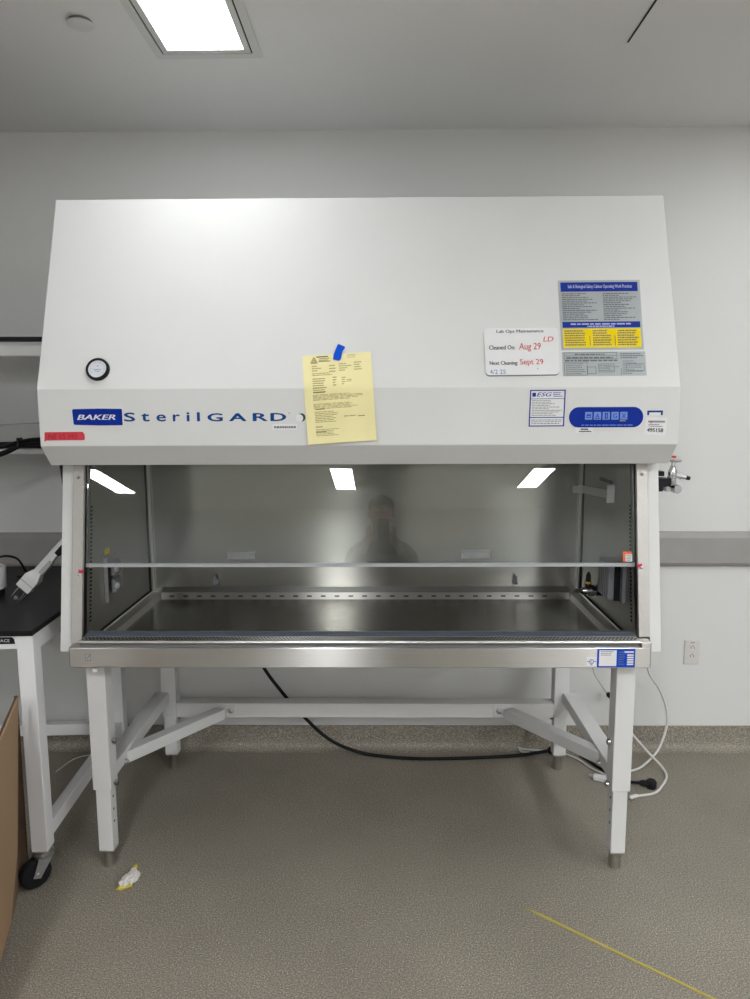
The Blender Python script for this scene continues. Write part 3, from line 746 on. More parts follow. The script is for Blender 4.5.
# outside service valve on the right ---------------------------------------------
vx, vy = X1, 2.34
sv = MB().box((vx-.001, vy-.030, 1.302), (vx+.054, vy+.03, 1.331), .002).box((vx-.001, vy-.03, 1.288), (vx+.030, vy+.03, 1.304), .002).build('service_valve', M_BLACK, cab)
lbl(sv, 'chrome service valve on black block at the right outside')
MB().box((vx-.001, vy-.02, 1.338), (vx+.036, vy+.02, 1.354), .002).build('switch_block', M_BLACK, sv)
xb = .957
m = MB().lathe((xb-.001, vy-.01, 1.302), (xb+.001, vy-.01, 1.388), [(0, .0125), (.10, .0138), (.33, .0138), (.34, .0155), (.42, .0155), (.43, .0135), (.62, .0145), (.72, .0095), (.78, .010), (.80, .0065), (1, .0055)], 20)
m.build('valve_body', M_CHROME, sv, smooth=True)
m = MB().lathe((xb-.012, vy-.01, 1.392), (xb+.026, vy-.012, 1.389), [(0, .005), (.2, .0095), (.55, .0095), (1, .005)], 16); m.build('lever', M_LTGREY, sv, smooth=True)
m = MB().lathe((xb+.002, vy-.01, 1.397), (xb+.002, vy-.01, 1.405), [(0, .0085), (.7, .0085), (1, .007)], 16); lbl(m.build('cap', M_REDPL, sv, smooth=True), 'red cap')
m = MB().lathe((xb+.008, vy-.018, 1.340), (xb+.042, vy-.026, 1.333), [(0, .0075), (.3, .0075), (.32, .010), (.5, .010), (.52, .0065), (1, .0065)], 16); m.build('nozzle', M_ZINC, sv, smooth=True)
m = MB().lathe((xb+.039, vy-.0255, 1.334), (xb+.051, vy-.028, 1.331), [(0, .0072), (1, .006)], 14); m.build('nozzle_tip', M_BLACK, sv, smooth=True)
m = MB().lathe((xb, vy+.01, 1.300), (xb+.010, vy-.040, 1.296), [(0, .015), (.9, .015), (1, .013)], 20); m.build('round_knob', M_CHROME, sv, smooth=True)
m = MB().lathe((xb-.024, vy+.0, 1.298), (xb-.022, vy-.040, 1.296), [(0, .0085), (.9, .0085), (1, .007)], 16); m.build('round_plug', M_LTGREY, sv, smooth=True)
MB().prism([(X1-.001, 1.29), (X1+.046, 1.29), (X1+.030, 1.222), (X1-.001, 1.215)], vy+.035, vy+.05, axis='y').build('gusset', W_ENAMEL, sv)
MB().lathe((X1+.020, vy+.035, 1.233), (X1+.020, vy+.030, 1.233), [(0, .0055), (1, .003)], 12).build('rivet', M_CHROME, sv, smooth=True)

# ------------------------------------------------------------------ paper notice and card
def bent(a, b, off):
    """a = x on the hood front, b = distance above the hood's bend; below it the sheet hangs free"""
    if b >= 0: return hp(a, b, off+.001)
    g_ = .001 + .010*(min(-b, .17)/.17)**2
    return Vector((a, FY-off-g_, NB[1]+b))
pc, ang = Vector((-.141, .109)), radians(3.6)
def ppt(u, v, o):
    x, y = (u-.5)*.209, -v*.2725
    a = pc.x + x*cos(ang) - y*sin(ang); b = pc.y + x*sin(ang) + y*cos(ang)
    curl = .006*(max(0, u-.85)/.15)**2*v + .0015*sin(u*7+v*5)*v
    return bent(a, b, o+curl)
sh = Sheet(ppt)
no = thing('paper_notice', 'yellow printed paper sheet taped to the hood with blue tape', 'paper notice', (-.12, 2.14, 1.46))
pg = sh.body(MB(), .0003, nu=12, nv=24).build('sheet', M_PAPER, no, smooth=True)
m = MB(); O = .0012
sh.lines(m, .24, .035, .40, .075, 2, 91, O, h=.5); sh.lines(m, .64, .012, .82, .06, 3, 92, O, h=.3, ragged=.5)
for u0, u1, v0, v1, n, sd in ((.13, .30, .12, .20, 3, 93), (.38, .50, .12, .22, 3, 94), (.52, .72, .11, .21, 4, 95), (.74, .88, .10, .21, 4, 96), (.13, .42, .21, .25, 2, 97), (.13, .34, .27, .40, 5, 98), (.42, .50, .26, .38, 4, 99), (.55, .62, .27, .37, 4, 100), (.62, .74, .30, .34, 2, 101), (.13, .32, .40, .44, 2, 102),
                              (.12, .86, .455, .525, 5, 103), (.12, .86, .555, .62, 5, 104), (.13, .50, .64, .77, 7, 105), (.55, .85, .70, .725, 1, 106), (.13, .25, .80, .83, 1, 107), (.13, .48, .835, .92, 5, 108)):
    sh.lines(m, u0, v0, u1, v1, n, sd, O, h=.38, ragged=.6 if n < 5 else .3, wmin=.05, wmax=.2)
m.apart('printed_text', M_PENCIL, pg)
m = MB()
for w_, (a, b, c_) in ((.012, ((.115, .095), (.21, .095), (.165, .025))), (.012, ((.14, .085), (.19, .085), (.165, .05)))):
    for p, q in ((a, b), (b, c_), (c_, a)):
        d = Vector((q[0]-p[0], q[1]-p[1])).normalized()*w_*.5
        m.poly([sh.pt(x, y, O) for x, y in ((p[0]-d.y, p[1]+d.x), (q[0]-d.y, q[1]+d.x), (q[0]+d.y, q[1]-d.x), (p[0]+d.y, p[1]-d.x))])
m.build('triangle_logo', M_PENCIL, pg)
m = MB(); sh.rect(m, .20, .018, .37, .03, O); sh.rect(m, .23, .075, .40, .083, O); sh.rect(m, .13, .43, .30, .438, O); sh.rect(m, .15, .615, .28, .622, O); sh.rect(m, .75, .715, .85, .722, O); sh.rect(m, .13, .865, .28, .872, O); m.apart('bold_text', plain('print_dark', (.15, .13, .06), .7), pg)
m = MB(); tp = [(-.152, .090), (-.134, .0855), (-.128, .091), (-.123, .117), (-.1155, .128), (-.1175, .1325), (-.136, .1405), (-.139, .137), (-.1425, .128), (-.1505, .106)]
m.slab([hp(a, b, .0034) for a, b in tp], HN, .0004); lbl(m.build('tape', M_TAPE, no), 'torn strip of blue tape')

sh = Sheet.quad(hp(.3075, .1885), hp(.5345, .1905), hp(.3095, .0375), hp(.531, .0395), HN)
cd = thing('magnetic_card', 'white rounded maintenance card with red handwriting, stuck on the hood', 'card', hp(.42, .038))
cb = sh.body(MB(), .0035, shape=rounded(6, .055, .085)).build('board', M_CARD, cd)
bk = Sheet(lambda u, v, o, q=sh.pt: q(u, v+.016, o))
lbl(bk.body(MB(), .0024, shape=rounded(6, .055, .085)).build('edge_shadow_slab', M_GREYPL, cd), 'dark magnetic backing')  # slab shifted down so its dark rim paints the card's edge shadow
m = MB(); o = .0039
sh.text(m, 'Lab Ops Maintenance', .17, .035, .80, .12, o, bold=.002); sh.text(m, 'Cleaned On:', .06, .37, .41, .46, o, bold=.004); sh.text(m, 'Next Cleaning:', .06, .705, .44, .81, o, bold=.004); m.apart('printed_text', M_BLKINK, cb)
m = MB(); sh.text(m, 'Aug 29', .465, .325, .755, .51, o, shear=.02, bold=.004); sh.text(m, 'LD', .80, .195, .93, .30, o, shear=.1, bold=.008); sh.text(m, 'Sept 29', .47, .67, .785, .82, o, shear=-.03, bold=.004); m.apart('red_handwriting', M_REDINK, cb)
m = MB(); sh.text(m, '4/2 25', .055, .885, .27, .975, o); lbl(m.build('blue_handwriting', M_BLUEINK, cb), 'number handwritten in blue')
m = MB(); sh.rect(m, .70, .865, .712, .885, o); m.build('ink_spot', M_GREYINK, cb)

# ------------------------------------------------------------------ wall outlet
ow = thing('wall_outlet', 'ivory duplex power outlet low on the wall to the right of the cabinet', 'power outlet', (1.3915, WALL_Y, .408))
pl = MB().box((1.3565, WALL_Y-.006, .408), (1.4265, WALL_Y, .522), .003).build('face_plate', M_IVORY, ow)
for z in (.447, .486):
    fc = MB().prism([(1.3915+.0165*cos(a)*1.02, z+.0145*max(-.85, min(.85, sin(a)))) for a in [2*pi*k/24 for k in range(24)]], WALL_Y-.008, WALL_Y-.005, axis='y').build('socket', M_IVORY, pl)
    m = MB(); y = WALL_Y-.0083
    m.box((1.383, y, z-.004), (1.3855, y+.001, z+.006)); m.box((1.3975, y, z-.004), (1.400, y+.001, z+.005)); m.box((1.3895, y, z+.007), (1.3945, y+.001, z+.011))
    m.apart('slot', M_DARK, fc, each=True)
m = MB().lathe((1.3915, WALL_Y-.006, .4665), (1.3915, WALL_Y-.0075, .4665), [(0, .003), (1, .002)], 10); m.build('screw', M_ZINC, pl)
m = MB().box((1.382, WALL_Y-.0063, .508), (1.401, WALL_Y-.006, .511)); m.build('circuit_label', M_GREYINK, pl)

# ------------------------------------------------------------------ bench on the left
BA = radians(3.0)
be = thing('workbench', 'white steel workbench with black top and rear shelves, on casters, left of the cabinet', 'workbench', (-1.101, 2.113, 0), BA, local=True)
BD = .925
wt = MB().box((-1.5, 0, .861), (0, BD, .878), .0015).build('worktop', M_LAMINATE, be); lbl(wt, 'black laminate worktop')
lbl(MB().box((-1.5, -.0012, .8615), (.0012, .0004, .8765)).box((-.0004, -.0012, .8615), (.0012, BD, .8765)).build('edge_band', M_LAMEDGE, wt), 'black edge band')
def bleg(x0, y0):
    lg = MB().box((x0, y0, .125), (x0+.052, y0+.055, .861), .002).build('leg', W_BENCH, be)
    xc, yc = x0+.026, y0+.0275
    dx, dy = -.72, -.69                       # the way the swivel trails
    ca = MB().cyl((xc, yc, .117), (xc, yc, .125), .030, seg=20).lathe((xc, yc, .100), (xc, yc, .117), [(0, .032), (.7, .034), (1, .026)], 20)
    ax = Vector((-dy, dx, 0))*-1
    wc = Vector((xc+dx*.030, yc+dy*.030, .0495))
    for k in (-1, 1):
        c0 = Vector((xc, yc, 0)) + ax*k*.021; d_ = Vector((dx, dy, 0))
        ca.slab([c0 - d_*.026 + Vector((0, 0, .104)), c0 + d_*.024 + Vector((0, 0, .104)), c0 + d_*.044 + Vector((0, 0, .044)), c0 + d_*.022 + Vector((0, 0, .036))], ax, .003*k)
    ca = ca.build('caster', M_ZINC, lg, smooth=True)
    MB().lathe(wc-ax*.016, wc+ax*.016, [(0, .038), (.05, .046), (.2, .0495), (.8, .0495), (.95, .046), (1, .038)], 30).build('wheel', M_BLACK, ca, smooth=True)
    MB().lathe(wc-ax*.028, wc+ax*.028, [(0, .007), (1, .007)], 10).build('axle', M_ZINC, ca, smooth=True)
bleg(-.054, .008); bleg(-1.49, .008); bleg(-.054, .815); bleg(-1.49, .815)
MB().box((-1.438, .010, .816), (-.054, .050, .861), .002).build('front_apron', W_BENCH, be)
for x in (-.047, -1.48): MB().box((x, .06, .800), (x+.040, .815, .861), .002).build('side_apron', W_BENCH, be)
for x in (-.046, -1.48): MB().box((x, .060, .146), (x+.038, .815, .196), .002).build('side_rail', W_BENCH, be)
MB().box((-1.44, .822, .137), (-.054, .862, .187), .002).build('rear_rail', W_BENCH, be)
m = MB().prism([(-1.0, .8335), (-1.0, .8555), (-.067, .8555), (-.060, .849), (-.058, .8335)], .0085, .0105, axis='y'); np_ = m.build('bench_plate', M_BLACK, be); lbl(np_, 'black plate with pale capitals on the bench front')
sh = Sheet.quad((-.137, .0085, .8555), (-.058, .0085, .8555), (-.137, .0085, .8335), (-.058, .0085, .8335), (0, -1, 0))
m = MB(); sh.text(m, 'SPACE', .26, .27, .80, .70, .0004); m.build('lettering', M_STICK, np_)
for x in (-.052, -1.49): MB().box((x, .872, .878), (x+.045, .912, 1.95), .002).build('upright', W_BENCH, be)
for z0, z1, b0, b1 in ((1.823, 1.840, 1.768, 1.807), (1.413, 1.436, 1.389, 1.409)):
    sf = MB().box((-1.5, .640, z0), (0, .915, z1), .0015).build('shelf', M_LAMINATE, be); lbl(sf, 'black laminate shelf')
    MB().box((-1.49, .646, b0), (-.01, .676, b1), .002).box((-1.49, .66, b1), (-.01, .915, z0)).build('shelf_beam', W_BENCH, sf)
sb = tag(MB().prism([(-1.3, 1.4362), (-1.3, 1.490), (-.36, 1.5025), (-.30, 1.5085), (-.06, 1.5085), (-.055, 1.4362)], .665, .86, axis='y', bev=.003).build('storage_box', plain('box_grey', (.36, .36, .35), .5, var=.02), None), 'long pale grey box lying on the lower bench shelf', 'box')
sb.matrix_world = Matrix.Translation((-1.101, 2.113, 0)) @ Matrix.Rotation(BA, 4, 'Z')

m = MB().tube([(-1.75, 2.66, 1.330), (-1.60, 2.645, 1.355), (-1.44, 2.64, 1.398), (-1.36, 2.64, 1.432), (-1.28, 2.65, 1.438), (-1.22, 2.63, 1.40), (-1.195, 2.60, 1.345), (-1.165, 2.55, 1.28), (-1.11, 2.50, 1.12), (-1.085, 2.50, .95), (-1.15, 2.62, .890), (-1.25, 2.75, .888)], .010, 10)
t = thing('black_cable', 'thick black braided cable hanging in front of the lower bench shelf', 'cable', (-1.25, 2.75, .878))
cb_ = m.build('sleeve', M_BCORD, t, smooth=True)
m = MB().tube([(-1.74, 2.63, 1.425), (-1.6, 2.63, 1.428), (-1.45, 2.632, 1.422), (-1.36, 2.632, 1.4455), (-1.28, 2.64, 1.4515), (-1.23, 2.64, 1.42), (-1.2, 2.61, 1.36)], .006, 8)
m.build('thin_cable', M_BCORD, cb_, smooth=True)
m = MB().box((-1.372, 2.618, 1.425), (-1.364, 2.652, 1.458), .002); m.build('cable_tie', M_BLACK, cb_)

# device at the frame's left edge
dv = thing('bench_device', 'white rounded device with black foot at the left end of the bench', 'lab device', (-1.43, 2.52, .878))
dc = (-1.460, 2.52)
MB().lathe((*dc, .905), (*dc, .990), [(0, .052), (.06, .058), (.5, .0595), (.95, .0605), (1, .058), (1.001, .046), (.93, .044)], 40).build('housing', M_WPL, dv, smooth=True)
lbl(MB().lathe((*dc, .878), (*dc, .908), [(0, .050), (.5, .052), (1, .048)], 32).build('foot', M_BLACK, dv, smooth=True), 'black foot')
lbl(MB().cyl((*dc, .982), (*dc, .9855), .045, seg=32).build('top_plate', M_GREYPL, dv), 'dark recessed top')
m = MB().tube([(-1.46, 2.52, .984), (-1.455, 2.55, 1.005), (-1.44, 2.60, 1.012), (-1.425, 2.66, .99), (-1.425, 2.71, .94), (-1.44, 2.76, .895), (-1.5, 2.80, .884)], .004, 8); m.build('lead', M_BCORD, dv, smooth=True)

# instrument with prongs leaning from the bench against the cabinet
A = Vector((-1.322, 2.44, .892)); B = Vector((-1.066, 2.46, 1.172)); D = (B-A).normalized()
it = thing('prong_instrument', 'white handheld instrument with four metal prongs, leaning between bench and cabinet', 'instrument', A)
L = (B-A).length
side = D.cross(Vector((0, -1, 0))).normalized(); fr = Vector((0, -1, 0))
def sect(t, w, d): 
    c = A + D*t; return [c + side*a*w + fr*b*d for a, b in ((-.5, -.5), (.5, -.5), (.5, .5), (-.5, .5))]
def loft(secs):
    m = MB(); R = [[m.bm.verts.new(p) for p in s] for s in secs]
    fs = [m.bm.faces.new(R[0]), m.bm.faces.new(R[-1][::-1])]
    for i in range(len(R)-1):
        for k in range(4): fs.append(m.bm.faces.new((R[i][k], R[i+1][k], R[i+1][(k+1) % 4], R[i][(k+1) % 4])))
    bmesh.ops.recalc_face_normals(m.bm, faces=fs)
    bmesh.ops.bevel(m.bm, geom=m.bm.edges[:], offset=.0025, segments=2, profile=.5, affect='EDGES')
    return m
loft([sect(.050, .055, .040), sect(.104, .056, .042), sect(.122, .040, .036), sect(.134, .030, .030), sect(L-.005, .026, .026)]).build('housing', M_WPL, it)
lbl(loft([sect(.0775, .0568, .0426), sect(.0805, .0569, .0428)]).build('joint_line', M_GREYPL, it), 'thin grey joint')
c = loft([[p + side*.012 + fr*.006 for p in sect(.134, .018, .022)], [p + side*.012 + fr*.006 for p in sect(.195, .016, .020)]]); lbl(c.build('grip', M_LTGREY, it), 'grey grip')
c = loft([[p + side*.010 + fr*.004 for p in sect(.225, .020, .024)], [p + side*.010 + fr*.004 for p in sect(.275, .020, .024)]]); lbl(c.build('clip', M_BLACK, it), 'black clip')
for a, b in ((-.34, -.3), (.34, -.3), (.30, .35), (-.2, .35)):
    q = side*a*.055 + fr*b*.04
    MB().cyl(A+D*.004+q, A+D*.053+q, .0020, seg=10).build('prong', M_CHROME, it, smooth=True)
lbl(MB().lathe(A-D*.004, A+D*.008, [(0, .005), (.5, .009), (1, .007)], 14).build('tip', M_GREYPL, it, smooth=True), 'metal tip')

# ------------------------------------------------------------------ cardboard
cbx = thing('flattened_cardboard_box', 'flattened brown cardboard box standing on edge against the bench leg', 'cardboard box', (-1.2, 2.2, 0))
dirv = Vector((.325, -.946, 0)); nrm = Vector((.946, .325, 0))
def leaf(name, p, ln, zb, zt, tlean, mat=M_BOARD, th=.005, cut=0.):
    p = Vector(p)
    q = [(0, zb+cut), (cut*.7, zb), (ln, zb), (ln, zt), (.0, zt)]
    pts = [p + dirv*a + Vector((0, 0, z)) + nrm*tlean*((z-zb)/(zt-zb)) for a, z in q]
    return MB().slab(pts, nrm, th)
l1 = leaf('outer', (-1.258, 2.265, 0), .85, 0, .60, .006).build('outer_panel', plain('shaded_brown_board', (.20, .125, .075), .9, var=.1, scale=60), cbx)  # shade painted in: darker board colour for the panel's unlit side
e = MB().obox((-1.2555, 2.266, .003), (-1.2505, 2.266, .598), .012, .003, up=(0, 1, 0)); lbl(e.build('cut_edge', M_BOARDEDGE, l1), 'dark corrugated cut edge')
l2 = leaf('inner', (-1.152, 2.0, 0), .62, .05, .70, .045, cut=.15).build('inner_panel', M_BOARD, cbx)
lbl(leaf('i', (-1.203, 2.10, 0), .70, .02, .66, .038, th=.003).build('gap_shade_liner', M_BOARDEDGE, cbx), 'corrugated inner layer coloured dark as the shaded gap')  # dark colour paints the shade in the gap between the panels

# ------------------------------------------------------------------ floor litter and cords
def tag_cord(name, pts, r, mat, label, cat='cord', extra=None):
    t = thing(name, label, cat, (pts[-1][0], pts[-1][1], 0))
    o = MB().tube(pts, r, 10).build('cord', mat, t, smooth=True)
    if extra: extra(t)
    return t
def plug1(t):
    MB().lathe((.742, 3.016, .022), (.800, 3.012, .026), [(0, .009), (.15, .016), (.5, .021), (1, .018)], 16).build('plug', M_BLACK, t, smooth=True)
tag_cord('mains_cable', [(-.575, 2.961, .80), (-.57, 2.962, .70), (-.555, 2.962, .58), (-.535, 2.962, .45), (-.455, 2.965, .325), (-.367, 2.97, .215), (-.25, 2.975, .098), (-.12, 2.985, .03), (.02, 2.98, .0085), (.18, 2.965, .0075), (.40, 2.975, .0075), (.60, 2.995, .0085), (.742, 3.016, .020)], .0075, M_BCORD, 'thick black power cord drooping from the cabinet to the floor by the wall', extra=plug1)
def we1(t): MB().lathe((.958, 2.822, .008), (.985, 2.806, .011), [(0, .006), (.3, .009), (1, .008)], 12).build('connector', M_CHROME, t, smooth=True)
tag_cord('data_cable', [(.66, 3.032, .006), (.628, 3.028, .010), (.615, 3.045, .022), (.64, 3.052, .010), (.72, 3.050, .0045), (.80, 3.035, .0045), (.865, 2.972, .0045), (.885, 2.93, .0045), (.905, 2.885, .0045), (.958, 2.822, .006)], .0042, M_WCORD, 'white cable lying on the floor behind the right rear foot', extra=we1)
def we3(t): MB().box((1.134, 3.034, .918), (1.166, 3.050, .952), .003).build('plug', M_WPL, t)
tag_cord('white_cable', [(1.150, 3.046, .935), (1.142, 3.02, .90), (1.130, 2.98, .80), (1.128, 2.955, .70), (1.137, 2.95, .55), (1.155, 2.955, .42), (1.21, 2.97, .335), (1.252, 2.985, .24), (1.258, 2.985, .15), (1.215, 2.955, .06), (1.13, 2.90, .012), (1.07, 2.87, .0055), (1.01, 2.858, .0055)], .0050, M_WCORD, 'white cable looping down the wall behind the right legs to the floor', extra=we3)
def we2(t): MB().lathe((1.022, 2.668, .0085), (.985, 2.650, .010), [(0, .006), (.2, .008), (.8, .009), (1, .006)], 12).build('connector', M_WPL, t, smooth=True)
tag_cord('white_lead', [(1.02, 3.02, .30), (1.05, 3.01, .22), (1.09, 2.99, .14), (1.16, 2.93, .06), (1.205, 2.88, .016), (1.20, 2.82, .0055), (1.15, 2.745, .0055), (1.10, 2.692, .0055), (1.022, 2.668, .0070)], .0050, M_WCORD, 'white lead curving over the floor to a white connector by the right leg', extra=we2)
def bp(t): 
    MB().lathe((1.060, 2.752, .016), (1.092, 2.744, .018), [(0, .008), (.3, .012), (1, .013)], 14).build('plug_neck', M_BLACK, t, smooth=True)
    MB().lathe((1.106, 2.742, .0), (1.106, 2.742, .034), [(0, .018), (.2, .021), (.8, .021), (1, .016)], 18).build('plug', M_BLACK, t, smooth=True)
tag_cord('black_lead', [(.885, 3.0, .0065), (.905, 2.96, .007), (.93, 2.905, .007), (.96, 2.85, .007), (1.01, 2.78, .008), (1.062, 2.752, .016)], .0062, M_BCORD, 'black lead with round black plug on the floor behind the right leg', extra=bp)
t = thing('power_adapter', 'white oblong power adapter on the floor behind the right front leg', 'power adapter', (.905, 2.80, 0))
MB().obox((.888, 2.812, .0105), (.962, 2.776, .0105), .034, .020, bev=.005).build('housing', M_WPL, t)
MB().lathe((.888, 2.812, .0105), (.872, 2.820, .0105), [(0, .008), (1, .005)], 12).build('strain_relief', M_LTGREY, t, smooth=True)
t = thing('thin_wall_cord', 'thin grey cord with black end hanging behind the right legs', 'cord', (.99, 3.0, .29))
MB().tube([(.868, 2.93, .788), (.878, 2.95, .70), (.90, 2.97, .55), (.925, 2.985, .41), (.962, 2.99, .345), (.994, 2.99, .300)], .0026, 8).build('cord', M_LTGREY, t, smooth=True)
lbl(MB().lathe((.990, 2.99, .306), (1.010, 2.99, .286), [(0, .006), (.4, .012), (1, .010)], 14).build('black_end', M_BLACK, t, smooth=True), 'black end')
tag(MB().tube([(-1.425, 2.855, .0022), (-1.415, 2.90, .0022), (-1.40, 2.955, .0022), (-1.37, 2.99, .0022), (-1.32, 3.005, .0022), (-1.25, 3.01, .0022)], .0020, 8).build('thin_floor_cord', M_WCORD, None, smooth=True), 'thin pale cord lying on the floor under the bench', 'cord')
# crumpled wrapper
t = thing('crumpled_wrapper', 'small crumpled white and yellow wrapper on the floor by the left front leg', 'litter', (-.855, 2.155, 0))
def crumple(cx, cy, prof, seed, name, mat, h):
    r = random.Random(seed); m = MB(); g = bmesh.ops.create_icosphere(m.bm, subdivisions=3, radius=1.)
    for v in g['verts']:
        k = 1 + .30*(r.random()-.5) + .22*sin(v.co.x*7+seed)*cos(v.co.y*6)
        v.co = Vector((cx + v.co.x*prof[0]*k, cy + v.co.y*prof[1]*k + v.co.x*prof[2], max(.0005, h + v.co.z*h*k)))
    return m.build(name, mat, t)
crumple(-.850, 2.145, (.026, .030, .010), 3, 'wrapper_body', M_TISSUE, .011)
crumple(-.832, 2.158, (.012, .024, 0), 5, 'wrapper_lobe', M_TISSUE, .012)
crumple(-.853, 2.185, (.011, .028, .004), 8, 'wrapper_tail', M_TISSUE, .008)
lbl(crumple(-.853, 2.211, (.008, .013, .003), 9, 'yellow_corner', M_WRAPY, .008), 'yellow corner')
lbl(crumple(-.862, 2.112, (.014, .009, .006), 4, 'yellow_edge', M_WRAPY, .006), 'yellow edge')
lbl(crumple(-.843, 2.121, (.012, .006, .006), 6, 'yellow_fold', M_WRAPY, .006), 'yellow fold')
# yellow strap
P0, P1 = Vector((.4445, 2.0315, 0)), Vector((1.06, 1.547, 0)); d = (P1-P0).normalized(); nn = Vector((-d.y, d.x, 0))
m = MB(); pts = [P0, P0+d*.05+nn*.0042, P1+nn*.0026, P1-nn*.0026, P0+d*.05-nn*.0042]
m.slab([p+Vector((0, 0, .0004)) for p in pts], (0, 0, 1), .0035)
tag(m.build('yellow_strap', M_YSTRAP), 'long thin yellow strap lying on the floor at the lower right', 'strap')

# ------------------------------------------------------------------ photographer (seen mirrored in the sash)
def skin(name, chains, mat, parent, subd=2):
    """chains: lists of (point, radius) tubes grown with a skin modifier; the first vertex of each chain list is its root"""
    me = bpy.data.meshes.new(name); V = []; E = []; R = []; roots = []; idx = {}
    for ch in chains:
        prev = None
        for p, r in ch:
            key = tuple(round(c, 4) for c in p)
            if key not in idx:
                idx[key] = len(V); V.append(p); R.append(r)
                if prev is None: roots.append(idx[key])
            if prev is not None: E.append((prev, idx[key]))
            prev = idx[key]
    me.from_pydata(V, E, []); o = bpy.data.objects.new(name, me); COL.objects.link(o)
    md = o.modifiers.new('s', 'SKIN'); md.use_smooth_shade = True
    for i, r in enumerate(R):
        sv_ = me.skin_vertices[0].data[i]; sv_.radius = r if isinstance(r, tuple) else (r, r); sv_.use_root = i in roots
    s2 = o.modifiers.new('d', 'SUBSURF'); s2.levels = subd; s2.render_levels = subd
    bpy.context.view_layer.update()
    dm = bpy.data.meshes.new_from_object(o.evaluated_get(bpy.context.evaluated_depsgraph_get()))
    bpy.data.objects.remove(o); bpy.data.meshes.remove(me)
    dm.name = name; dm.materials.clear(); dm.materials.append(mat)
    root = parent
    while root.parent: root = root.parent
    dm.transform(Matrix.Translation(-root.location))
    for p in dm.polygons: p.use_smooth = True
    n = bpy.data.objects.new(name, dm); COL.objects.link(n); n.parent = parent
    return n
PX, PY = -.015, -.42
pe = thing('person', 'person in dark jacket photographing with a phone, seen mirrored in the sash', 'person', (PX, PY, 0))
def pp(x, y, z): return (PX+x, PY+y, z*1.038)
ch = [[(pp(0, 0, .96), .125), (pp(0, -.01, 1.10), .12), (pp(0, 0, 1.25), .13), (pp(0, 0, 1.38), .11), (pp(0, .01, 1.47), .055), (pp(0, .03, 1.54), .058), (pp(0, .05, 1.60), .084), (pp(0, .04, 1.67), .088), (pp(0, .035, 1.725), .062)]]
for s in (-1, 1):
    ch.append([(pp(0, 0, 1.38), .11), (pp(s*.12, -.005, 1.40), .07), (pp(s*.185, -.01, 1.37), .058), (pp(s*.235, .03, 1.10), .045), (pp(s*.19, .19, 1.19), .038), (pp(s*.110, .345, 1.375), .027), (pp(s*.090, .375, 1.425), .030)])
    ch.append([(pp(0, 0, .96), .125), (pp(s*.095, 0, .88), .088), (pp(s*.105, .01, .52), .060), (pp(s*.11, -.01, .10), .042), (pp(s*.115, .10, .045), .040)])
    for k in range(4):
        z = 1.420+k*.0195; ln = (.062, .068, .066, .055)[k]
        a = pp(s*.092, .380, z-.006); b = pp(s*.088, .380+ln*.45, z+.004)
        ch.append([(a, .0095), (pp(s*.094, .374+ln*.30, z+.004), .0085), (pp(s*.082, .372+ln*.42, z+.010), .008), (pp(s*.062, .366+ln*.42, z+.013), .007)])
    ch.append([(pp(s*.080, .372, 1.424), .011), (pp(s*.068, .352, 1.447), .0095), (pp(s*.053, .366, 1.472), .008)])
body = skin('body', ch, M_SKIN, pe)
for v in body.data.vertices:                       # shape the face: brow, nose, chin
    x, y, z = v.co.x, v.co.y, v.co.z
    z /= 1.038
    if 1.55 < z < 1.75 and y > .05:
        v.co.y += .026*math.exp(-((x/.014)**2 + ((z-1.625)/.022)**2)) - .010*math.exp(-(((abs(x)-.032)/.016)**2 + ((z-1.652)/.014)**2)) + .010*math.exp(-((x/.03)**2 + ((z-1.565)/.016)**2))
for s in (-1, 1):
    MB().ball(pp(s*.032, .118, 1.652), .012).build('eye', M_EYE, pe, smooth=True)
    MB().ball(pp(s*.086, .035, 1.635), .03, .35, .7, 1.1).build('ear', M_SKIN, pe, smooth=True)
lbl(MB().ball(pp(0, .118, 1.585), .022, 1.1, .35, .3).build('mouth', M_DKRED, pe, smooth=True), 'closed lips')
MB().ball(pp(0, .012, 1.695), .1, .93, 1.02, .78, 24).build('hair', M_HAIR, pe, smooth=True)
jk = [[(pp(0, 0, .90), .155), (pp(0, -.005, 1.10), (.165, .135)), (pp(0, 0, 1.25), (.17, .14)), (pp(0, 0, 1.385), .125), (pp(0, .008, 1.47), .072)]]
for s in (-1, 1):
    jk.append([(pp(0, 0, 1.385), .125), (pp(s*.12, -.005, 1.405), .085), (pp(s*.19, -.01, 1.375), .074), (pp(s*.240, .03, 1.10), .060), (pp(s*.195, .19, 1.185), .052), (pp(s*.118, .325, 1.348), .040)])
jacket = skin('jacket', jk, M_JACKET, pe); lbl(jacket, 'dark jacket with pale chest lettering')
tr = []
for s in (-1, 1):
    tr.append([(pp(0, 0, .95), .145), (pp(s*.095, 0, .86), .105), (pp(s*.105, .01, .52), .078), (pp(s*.11, -.01, .12), .062)])
lbl(skin('trousers', tr, M_TROUSER, pe), 'dark trousers')
for s in (-1, 1):
    MB().prism([(PY-.075, .0), (PY+.185, .0), (PY+.19, .035), (PY+.10, .075), (PY+.02, .10), (PY-.07, .10), (PY-.08, .03)], PX+s*.115-.045, PX+s*.115+.045, bev=.012).build('shoe', M_BLACK, pe, smooth=True)
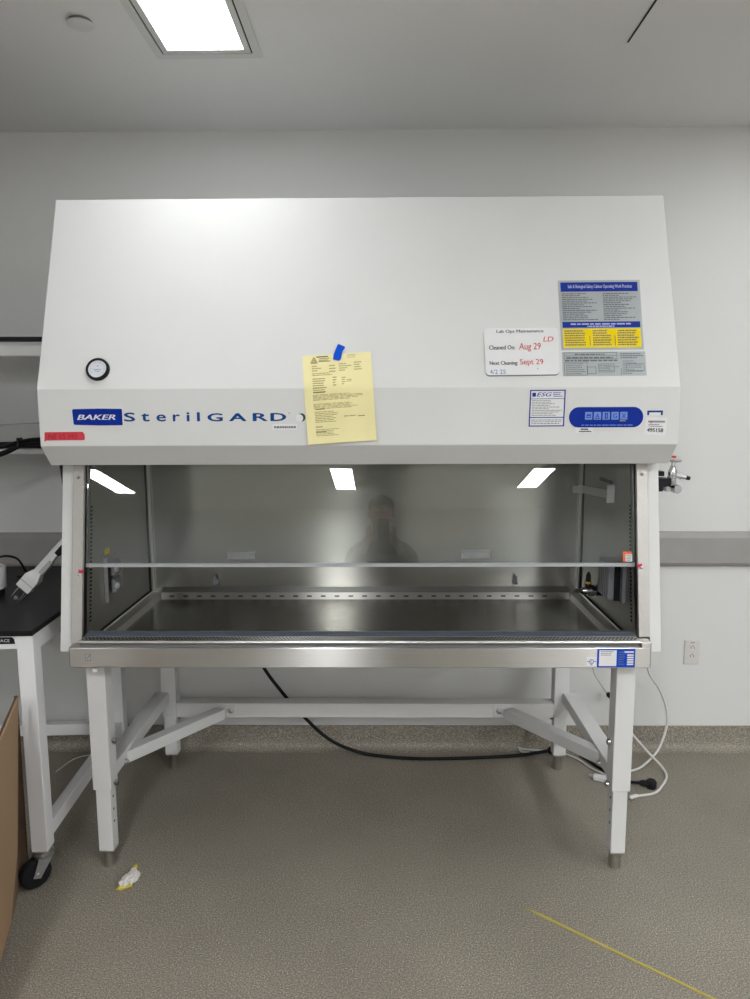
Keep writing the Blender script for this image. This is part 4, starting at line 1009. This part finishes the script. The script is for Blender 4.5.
fy = max(v.co.y for v in jacket.data.vertices if abs(v.co.x) < .11 and 1.24 < v.co.z < 1.42) + .004
sh = Sheet.quad(pp(.105, fy, 1.325), pp(-.105, fy, 1.325), pp(.105, fy, 1.235), pp(-.105, fy, 1.235), (0, 1, 0))
m = MB(); sh.text(m, 'SURPLUS', .08, .05, .92, .45, .0); m.build('lettering', M_STICK, jacket)
m = MB(); sh.text(m, 'SOLUTIONS', .02, .60, .98, .88, .0); m.build('lettering', M_STICK, jacket)
ph = thing('mobile_phone', 'black mobile phone held up by the person, seen mirrored in the sash', 'phone', (0, -.018, 1.44))
MB().box((-.038, -.024, 1.44), (.038, -.016, 1.597), .0035).build('case', M_BLACK, ph)
lbl(MB().box((-.035, -.0245, 1.445), (.035, -.0238, 1.592)).build('screen', M_LAMEDGE, ph), 'dark glass screen')
MB().lathe((0, -.016, 1.57), (0, -.0140, 1.57), [(0, .007), (1, .006)], 16).build('lens_ring', M_GREYPL, ph)

for o in bpy.data.objects:
    if '_local' in o: del o['_local']

# ------------------------------------------------------------------ camera, world, view
cd = bpy.data.cameras.new('camera'); cam = bpy.data.objects.new('camera', cd); COL.objects.link(cam)
cam.location = (0, 0, 1.57)
p, yw, rl = radians(7.548), radians(.690), radians(-.217)
f = Vector((-sin(yw)*cos(p), cos(yw)*cos(p), -sin(p))); r = Vector((cos(yw), sin(yw), 0)); u = r.cross(f)
r2 = r*cos(rl) + u*sin(rl); u2 = u*cos(rl) - r*sin(rl)
cam.rotation_euler = Matrix((r2, u2, -f)).transposed().to_euler()
cd.sensor_fit = 'VERTICAL'; cd.sensor_height = 36; cd.lens = 703.0/999*36; cd.clip_start = .004
SC.camera = cam
w = bpy.data.worlds.new('world'); SC.world = w; w.use_nodes = True
w.node_tree.nodes['Background'].inputs['Color'].default_value = (.5, .55, .6, 1); w.node_tree.nodes['Background'].inputs['Strength'].default_value = 0.0
SC.view_settings.view_transform = 'Standard'; SC.view_settings.look = 'None'
SC.view_settings.exposure = 1.80; SC.view_settings.gamma = 1.; SC.view_settings.use_curve_mapping = False
